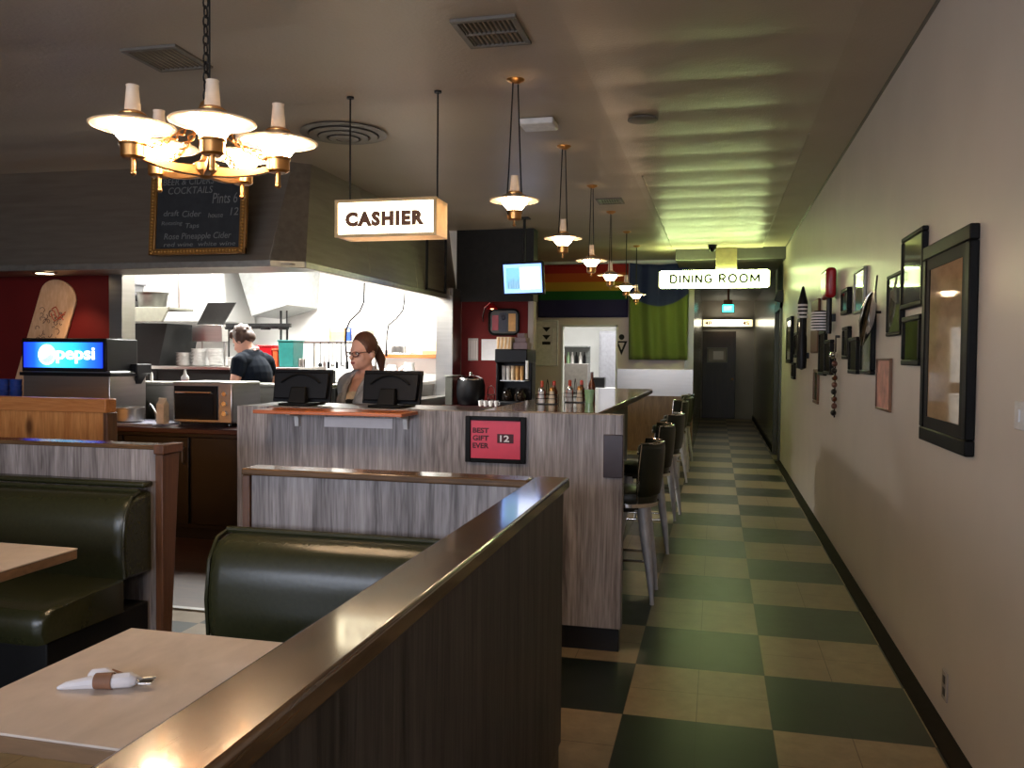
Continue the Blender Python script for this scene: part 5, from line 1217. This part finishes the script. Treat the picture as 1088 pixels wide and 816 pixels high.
frame('small black frame below the upper frame beside the largest one', 4.22, 4.60, 1.485, 1.725, .028, .03, BF, M['glassdark'])
frame('grey-green portrait frame third from the largest, above the pink print', 4.66, 5.03, 1.64, 1.97, .020, .026, BF, M['glassgreen'])
frame('unframed-looking pink print, lowest on the wall', 4.95, 5.36, 1.225, 1.52, .012, .015, wd, M['pinkprint'])
frame('tall narrow frame under the silver fish ornament', 5.46, 5.86, 1.42, 1.845, .026, .03, BF, M['glassgreen'])
frame('thin brown frame reflecting the dining sign, highest past the fish', 5.82, 6.24, 1.82, 2.115, .020, .022, sil, M['glasspale'])
frame('small black frame right of the red paddle', 6.42, 6.75, 1.84, 2.03, .03, .035, BF, M['glassdark'])
frame('small black frame, lower left of the pair beneath the black frame by the red paddle', 6.40, 6.68, 1.515, 1.75, .026, .03, BF, M['glassdark'])
frame('small black frame, lower right of the pair beside the tall narrow frame', 6.00, 6.37, 1.415, 1.665, .028, .03, BF, M['glassdark'])
frame('black frame just left of the hanging strand', 7.30, 7.69, 1.385, 1.675, .03, .035, BF, M['glassdark'])
frame('tall black frame below the striped gripped paddle', 7.74, 8.18, 1.37, 1.765, .03, .03, BF, M['glassdark'])
frame('narrow grey strip frame, low on the wall past the hanging strand', 8.28, 8.65, 1.095, 1.42, .03, .02, wd, M['glassgreen'])
frame('tall dark frame deep along the wall, left of the dark paddle', 9.72, 10.19, 1.41, 1.97, .04, .04, BF, M['glassdark'])
frame('small dark frame near the hallway, between two tall ones', 10.25, 10.60, 1.53, 1.825, .035, .04, BF, M['glassdark'])
frame('small low dark strip frame closest to the floor near the hallway', 10.66, 11.0, 1.27, 1.47, .03, .03, BF, M['glassdark'])
frame('tall dark frame nearest the hallway door casing', 11.05, 11.75, 1.46, 2.05, .05, .04, BF, M['glassgreen'])
t = thing('brown_board', 'tall brown wooden board hung between the two paddles', 'board', (XR-.02, 8.55, 1.57))
B().box(XR-.03, XR-.0008, 8.26, 8.84, 1.57, 2.08).out('board', M['brownboard'], t, bevel=.02)
def paddle(label, y, zb, zt, cz, blade_m, grip, hw):
    """a wall ornament: broad blade at the top, dark shaft, banded grip"""
    t = thing('wall_paddle', label, 'paddle ornament', (XR-.05, y, zb))
    if blade_m: B().box(XR-.10, XR-.02, y-hw, y+hw, cz, zt).out('blade', blade_m, t, bevel=.03, seg=3)
    B().tube([(XR-.05, y, zb), (XR-.05, y, cz+.02)], .022, 10).box(XR-.03, XR-.0008, y-.02, y+.02, zb+.1, zb+.16).out('shaft', M['black'], t)
    return t
t = paddle('red-bladed paddle with black and white banded grip on the wall', 7.28, 1.72, 2.24, 2.0, M['red'], True, .19)
for k in range(7): B().lathe([(.030, 0), (.085, 0), (.085, .013), (.030, .013)], (XR-.088, 7.45, 1.752+.023*k), 20, closed=True).out('white_band', M['stripewhite'], t)
B().lathe([(0, 0), (.07, .01), (.078, .05), (.078, .13), (.06, .17), (0, .175)], (XR-.088, 7.45, 1.745), 20).out('grip', M['black'], t)
t = paddle('dark pointed paddle with white bands, deep along the wall', 9.25, 1.42, 2.27, 2.1, None, False, .1)
B().lathe([(0, 0), (.045, .02), (.05, .10), (.048, .34), (.026, .44), (.030, .56), (.05, .62), (.05, .70), (.030, .78), (.012, .86), (0, .87)], (XR-.07, 9.25, 1.40), 18).out('body', M['black'], t)
for k in range(4): B().lathe([(.02, 0), (.054, 0), (.054, .02), (.02, .02)], (XR-.07, 9.25, 1.94+.04*k), 18, closed=True).out('white_band', M['stripewhite'], t)
t = thing('hanging_strand', 'dangling strand of dark beads and metal pieces below the red paddle', 'strand', (XR-.03, 7.0, 1.04))
b = B().tube([(XR-.03, 7.0, 1.70), (XR-.03, 7.0, 1.06)], .006, 6); b.box(XR-.03, XR-.0008, 6.99, 7.01, 1.68, 1.70); b.out('string', M['darkmetal'], t)
B().ball((XR-.045, 7.0, 1.545), (.03, .10, .03)).out('silver_piece', M['chrome'], t)
for k in range(8): B().ball((XR-.035, 7.0+.02*math.sin(k*2), 1.48-.055*k), (.022, .03+.012*(k % 3), .024), 12, 8).out('bead', [M['brownboard'], M['darkmetal'], M['brownglass']][k % 3], t)
t = thing('fish_ornament', 'silver fish-shaped metal ornament tilted over the tall narrow frame', 'ornament', (XR-.06, 5.3, 1.58))
R0 = Matrix.Rotation(math.radians(0), 3, 'X')
pts = [(5.52, 1.60), (5.46, 1.66), (5.38, 1.74), (5.28, 1.82), (5.22, 1.88), (5.16, 1.90)]
B().tube([(XR-.07, y, z) for y, z in pts], [.008, .028, .042, .040, .024, .008], 14).out('body', M['chrome'], t)
B().prism([(5.20, 1.87), (5.06, 1.98), (5.10, 1.90), (5.08, 1.83)], 0, XR-.075, XR-.065).prism([(5.33, 1.80), (5.24, 1.70), (5.38, 1.72)], 0, XR-.075, XR-.065).out('fin', M['steel'], t)
B().rod((XR-.07, 5.32, 1.79), (XR-.0008, 5.32, 1.79), .008).out('hook', M['darkmetal'], t)
t = thing('wall_outlet', 'grey electrical outlet plate low on the right wall', 'outlet', (XR, 3.745, .12))
B().box(XR-.006, XR-.0005, 3.70, 3.775, .125, .245).out('plate', M['greywall'], t, bevel=.002)
for z in (.16, .21): B().box(XR-.008, XR-.006, 3.722, 3.752, z-.015, z+.015).out('socket', M['casing'], t)
t = thing('light_switch', 'white light switch plate at the right edge of the picture', 'light switch', (XR, 2.97, 1.3))
B().box(XR-.007, XR-.0005, 2.90, 2.99, 1.295, 1.385).out('plate', M['white'], t, bevel=.003)
B().box(XR-.013, XR-.007, 2.93, 2.96, 1.32, 1.36).out('rocker', M['white'], t, bevel=.002)

# ------------------------------------------------------------------ people
def cap(b, p, q, r0, r1):
    p, q = Vector(p), Vector(q); b.rod(p, q, r0, 14, r1); b.ball(p, r0, 14, 10); b.ball(q, r1, 14, 10)

def person(label, loc, rotz, scale, lean, nod, male):
    t = thing('person', label, 'person', (0, 0, 0))
    hy = .0
    def warp(bm):
        for v in bm.verts:
            z = v.co.z; k = max(0, min(1, (z-.90)/.45)); a = lean*k
            y, zz = v.co.y, z-.90
            if z > .9: v.co.y = y*math.cos(a)-zz*math.sin(a); v.co.z = .90 + y*math.sin(a)+zz*math.cos(a)
            if z > 1.30:
                k2 = max(0, min(1, (z-1.34)/.10)); a2 = nod*k2
                pz = .90 + .46*math.cos(lean); py = -.46*math.sin(lean)
                y2, z2 = v.co.y-py, v.co.z-pz
                v.co.y = py + y2*math.cos(a2)-z2*math.sin(a2); v.co.z = pz + y2*math.sin(a2)+z2*math.cos(a2)
            v.co *= scale
            if male and z < 1.36: v.co.x *= 1.06
    def make(b, name, m, voxel=0, smooth=4, cut=None, thick=0):
        warp(b.bm); o = b.out(name, m, t)
        if voxel:
            r = o.modifiers.new('fuse', 'REMESH'); r.mode = 'VOXEL'; r.voxel_size = voxel; r.use_smooth_shade = True
            s = o.modifiers.new('soft', 'SMOOTH'); s.iterations = smooth; s.factor = .5
        if cut:
            me = bpy.data.meshes.new_from_object(o.evaluated_get(bpy.context.evaluated_depsgraph_get()))
            bm = bmesh.new(); bm.from_mesh(me); bm.faces.ensure_lookup_table()
            bmesh.ops.delete(bm, geom=[f for f in bm.faces if cut(f.calc_center_median()/scale)], context='FACES'); bm.to_mesh(me); bm.free()
            o.modifiers.clear(); o.data = me
            if not me.materials: me.materials.append(m)
        if thick: s = o.modifiers.new('cloth', 'SOLIDIFY'); s.thickness = thick; s.offset = 1
        return o
    # body, one continuous surface
    b = B()
    b.ball((0, .012, 1.548), (.070, .088, .096), 28, 20); b.ball((0, -.022, 1.480), (.054, .064, .064)); b.ball((0, -.068, 1.443), (.024, .023, .022))
    cap(b, (0, -.082, 1.540), (0, -.100, 1.506), .009, .013); b.ball((0, -.104, 1.502), (.014, .014, .012)); b.ball((0, -.078, 1.470), (.034, .02, .022))
    for s in (-1, 1):
        b.ball((s*.032, -.046, 1.500), (.028, .028, .034)); b.ball((s*.034, -.010, 1.495), (.027, .050, .055)); b.ball((s*.073, .016, 1.515), (.010, .022, .033)); cap(b, (s*.010, -.070, 1.549), (s*.040, -.060, 1.549), .011, .010)
    cap(b, (0, .028, 1.32), (0, .014, 1.46), .056 if male else .048, .050 if male else .043)
    b.ball((0, .005, 1.21), (.155, .105, .17)); cap(b, (-.145, .012, 1.325), (.145, .012, 1.325), .056, .056); cap(b, (-.07, .015, 1.36), (.07, .015, 1.36), .05, .05)
    b.ball((0, 0, 1.02), (.13, .098, .15)); b.ball((0, .012, .885), (.165, .122, .13))
    if not male:
        for s in (-1, 1): b.ball((s*.07, -.082, 1.205), .060)
    arms = {}
    for s in (-1, 1):
        cap(b, (s*.085, 0, .86), (s*.09, -.012, .48), .088, .056); cap(b, (s*.09, -.012, .48), (s*.09, .022, .085), .055, .036); cap(b, (s*.09, .045, .038), (s*.105, -.13, .028), .036, .027)
        sh, el = Vector((s*.175, .012, 1.315)), Vector((s*.225, .055, 1.05)); wr = Vector((s*.19, -.185, 1.09 if not male else .96))
        if male: el = Vector((s*.235, -.035, 1.12))
        cap(b, sh, el, .050, .038); cap(b, el, wr, .040, .026); arms[s] = (sh, el, wr)
        d = (wr-el).normalized(); pc = wr + d*.05; side = Vector((-s, 0, 0)); dn = d.cross(side); dn = dn if dn.z < 0 else -dn
        b.ball(wr + d*.045, (.036, .048, .016), 16, 10)
        for i, L in enumerate((.066, .075, .070, .055)):
            p0 = wr + d*.075 + side*(.027-.018*i); p1 = p0 + d*L*.5 + dn*.006; p2 = p1 + d*L*.40 + dn*.022
            cap(b, p0, p1, .0082, .0076); cap(b, p1, p2, .0076, .0064)
        q0 = wr + d*.03 + side*.030; q1 = q0 + d*.03 + side*.024; cap(b, q0, q1, .011, .009); cap(b, q1, q1 + d*.028 + side*.004, .009, .0075)
    make(b, 'body', M['skin'], .0055, 6)
    for s in (-1, 1):
        e = make(B().ball((s*.030, -.0755, 1.528), (.0130, .0115, .0068), 14, 10), 'eye', M['eyewhite'])
        b = B().ball((s*.030 - .002, -.0868, 1.528), (.006, .003, .006), 12, 8); warp(b.bm); b.out('iris', M['iris'], e)
    make(B().ball((0, -.0945, 1.4735), (.021, .0055, .0048), 14, 8).ball((0, -.0935, 1.4672), (.018, .0055, .0052), 14, 8), 'lips', M['lips'])
    # hair
    b = B()
    if male:
        b.ball((0, .030, 1.568), (.082, .090, .096), 24, 18); b.ball((0, -.035, 1.615), (.066, .055, .042)); b.ball((0, .085, 1.52), (.062, .040, .06))
        for s in (-1, 1): b.ball((s*.062, .03, 1.535), (.026, .055, .055)); 
        R1 = random.Random(5)
        for k in range(26):
            a = R1.uniform(0, 2*PI); h = R1.uniform(-.1, 1); r = math.sqrt(max(0, 1-h*h)); b.ball((.078*r*math.cos(a), .03+.086*abs(r*math.sin(a))*(1 if math.sin(a) > -.4 else -.6), 1.568+.094*h), (.014, .016, .012), 8, 6)
        make(b, 'hair', M['hair2'], .006, 10)
    else:
        b.ball((0, .026, 1.568), (.079, .089, .096), 28, 20)
        for s in (-1, 1): b.ball((s*.062, .022, 1.558), (.020, .055, .050))
        b.ball((0, .112, 1.545), (.032, .026, .032)); cap(b, (.0, .125, 1.54), (.01, .15, 1.47), .030, .033); cap(b, (.01, .15, 1.47), (.015, .145, 1.38), .032, .012)
        make(b, 'hair', M['hair'], .006, 4)
        b = B()
        for s in (-1, 1):
            b.tube([(s*.030+.024*math.cos(u)*(1-.0*u), -.100+.010*abs(s*.030+.024*math.cos(u))/.05, 1.525+.016*math.sin(u)*(1 if abs(math.sin(u)) < .9 else .95)) for u in [2*PI*k/16 for k in range(16)]], .0032, 6, closed=True)
            b.tube([(s*.053, -.092, 1.532), (s*.072, -.05, 1.535), (s*.079, .015, 1.530), (s*.078, .035, 1.515)], .0032, 6)
        b.tube([(-.007, -.102, 1.529), (0, -.106, 1.532), (.007, -.102, 1.529)], .003, 6)
        make(b, 'spectacles', M['glasses'])
    # clothes
    def torso(b, g, zlo):
        b.ball((0, .005, 1.21), (.155+g, .105+g, .17+g)); b.ball((0, 0, 1.02), (.13+g, .098+g, .15+g)); b.ball((0, .012, .885), (.165+g, .122+g, .13+g))
        if not male:
            for s in (-1, 1): b.ball((s*.07, -.082, 1.205), .060+g)
    def shoulders(b, g):
        cap(b, (-.145, .012, 1.325), (.145, .012, 1.325), .056+g, .056+g); cap(b, (-.07, .015, 1.355), (.07, .015, 1.355), .05+g, .05+g)
    ia = lambda c: c
    if male:
        b = B(); torso(b, .012, .8); shoulders(b, .010)
        for s in (-1, 1):
            sh, el, wr = arms[s]; cap(b, sh, sh.lerp(el, .42), .064, .060)
        make(b, 't_shirt', M['navy'], .007, 4)
        b = B(); b.tube([(.062*math.cos(u), .018+.066*math.sin(u), 1.395+.012*math.sin(u)) for u in [2*PI*k/24 for k in range(24)]], .008, 8, closed=True)
        make(b, 'apron_strap', M['white'])
    else:
        b = B(); torso(b, .006, .8); make(b, 'black_top', M['blacktop'], .007, 3, cut=lambda c: c.z > 1.225 or c.z < .80)
        b = B(); torso(b, .0045, .8); make(b, 'cream_camisole', M['whitetop'], .007, 3, cut=lambda c: c.z > 1.275 + (.10 if abs(c.x) > .06 else 0) or c.z < 1.12)
        b = B(); torso(b, .020, .8); shoulders(b, .014)
        for s in (-1, 1):
            sh, el, wr = arms[s]; cap(b, sh, el, .064, .052); cap(b, el, el.lerp(wr, .9), .053, .038)
        make(b, 'jacket', M['jacket'], .007, 4, cut=lambda c: (c.y < -.02 and abs(c.x) < .030 + max(0, c.z-1.12)*.20) or (c.z > 1.345 and abs(c.x) < .062), thick=.004)
        b = B()
        for s in (-1, 1): b.tube([(s*.036, -.150, 1.14), (s*.052, -.148, 1.22), (s*.070, -.115, 1.30), (s*.078, -.055, 1.37), (s*.070, .02, 1.41), (s*.03, .068, 1.42), (0, .074, 1.42)], [.010, .014, .016, .018, .016, .015, .015], 8)
        make(b, 'collar', M['jacket'])
    b = B(); b.ball((0, .012, .885), (.178, .134, .135))
    for s in (-1, 1): cap(b, (s*.085, 0, .86), (s*.09, -.012, .48), .098, .068); cap(b, (s*.09, -.012, .48), (s*.09, .022, .09), .068, .055)
    make(b, 'trousers', M['denim'], .008, 4)
    for s in (-1, 1):
        b = B(); cap(b, (s*.09, .045, .046), (s*.106, -.14, .040), .046, .038); b.box(s*.098-.042, s*.098+.042, -.165, .09, 0, .02); make(b, 'shoe', M['blacktop'], .007, 3)
    t.location = loc; t.rotation_euler.z = rotz
    return t
person('woman with red-brown ponytail, glasses and grey jacket standing behind the cashier counter', (-2.20, 5.12, .004), math.radians(-22), 1.0, .05, .06, False)
person('cook in a dark navy t-shirt with tousled brown hair, bent over in the kitchen', (-4.22, 7.25, .004), math.radians(-98), 1.10, .17, .42, True)

# ------------------------------------------------------------------ light
def point(loc, e, col, r=.05):
    l = bpy.data.lights.new('point', 'POINT'); l.energy = e; l.color = col; l.shadow_soft_size = r
    o = bpy.data.objects.new('point_light', l); COL.objects.link(o); o.location = loc; return o
def area(loc, rot, sx, sy, e, col):
    l = bpy.data.lights.new('area', 'AREA'); l.shape = 'RECTANGLE'; l.size = sx; l.size_y = sy; l.energy = e; l.color = col
    o = bpy.data.objects.new('area_light', l); COL.objects.link(o); o.location = loc; o.rotation_euler = rot; return o
WARM = (1.0, .66, .36)
area((-3.85, YF+.02, 1.7), (math.radians(90), 0, 0), 4.7, 1.45, 160, (.78, .84, 1.0))            # daylight through window_1
area((-.2, YF+.02, 2.4), (math.radians(75), 0, 0), 1.7, .5, 60, (.86, .88, 1.0))     # added fill softening the right wall shadow, from fill_window
for x, y in ((-6.2, 7.7), (-4.4, 7.7), (-4.3, 9.1)): area((x, y, 2.94), (0, 0, 0), 1.2, .26, 130, (1, 1, .95))   # the kitchen tubes
area((-2.2, 15.25, 2.62), (0, 0, 0), 1.3, .44, 55, (1, 1, .97))                                    # the service room light
l = bpy.data.lights.new('spot', 'SPOT'); l.energy = 22; l.color = (1, .7, .42); l.spot_size = math.radians(80); l.spot_blend = .7; l.shadow_soft_size = .05
o = bpy.data.objects.new('spot_light', l); COL.objects.link(o); o.location = (-5.75, 6.30, 2.19); o.rotation_euler = (math.radians(18), math.radians(-10), 0)
w = bpy.data.worlds.new('world'); S.world = w; w.use_nodes = True
w.node_tree.nodes['Background'].inputs[0].default_value = (.02, .02, .025, 1); w.node_tree.nodes['Background'].inputs[1].default_value = .3

S.view_settings.view_transform = 'Standard'; S.view_settings.look = 'None'; S.view_settings.exposure = .15; S.view_settings.gamma = 1
S.view_settings.use_curve_mapping = False
S.cycles.use_denoising = True; S.cycles.max_bounces = 8; S.cycles.sample_clamp_indirect = 6
bpy.context.view_layer.update()
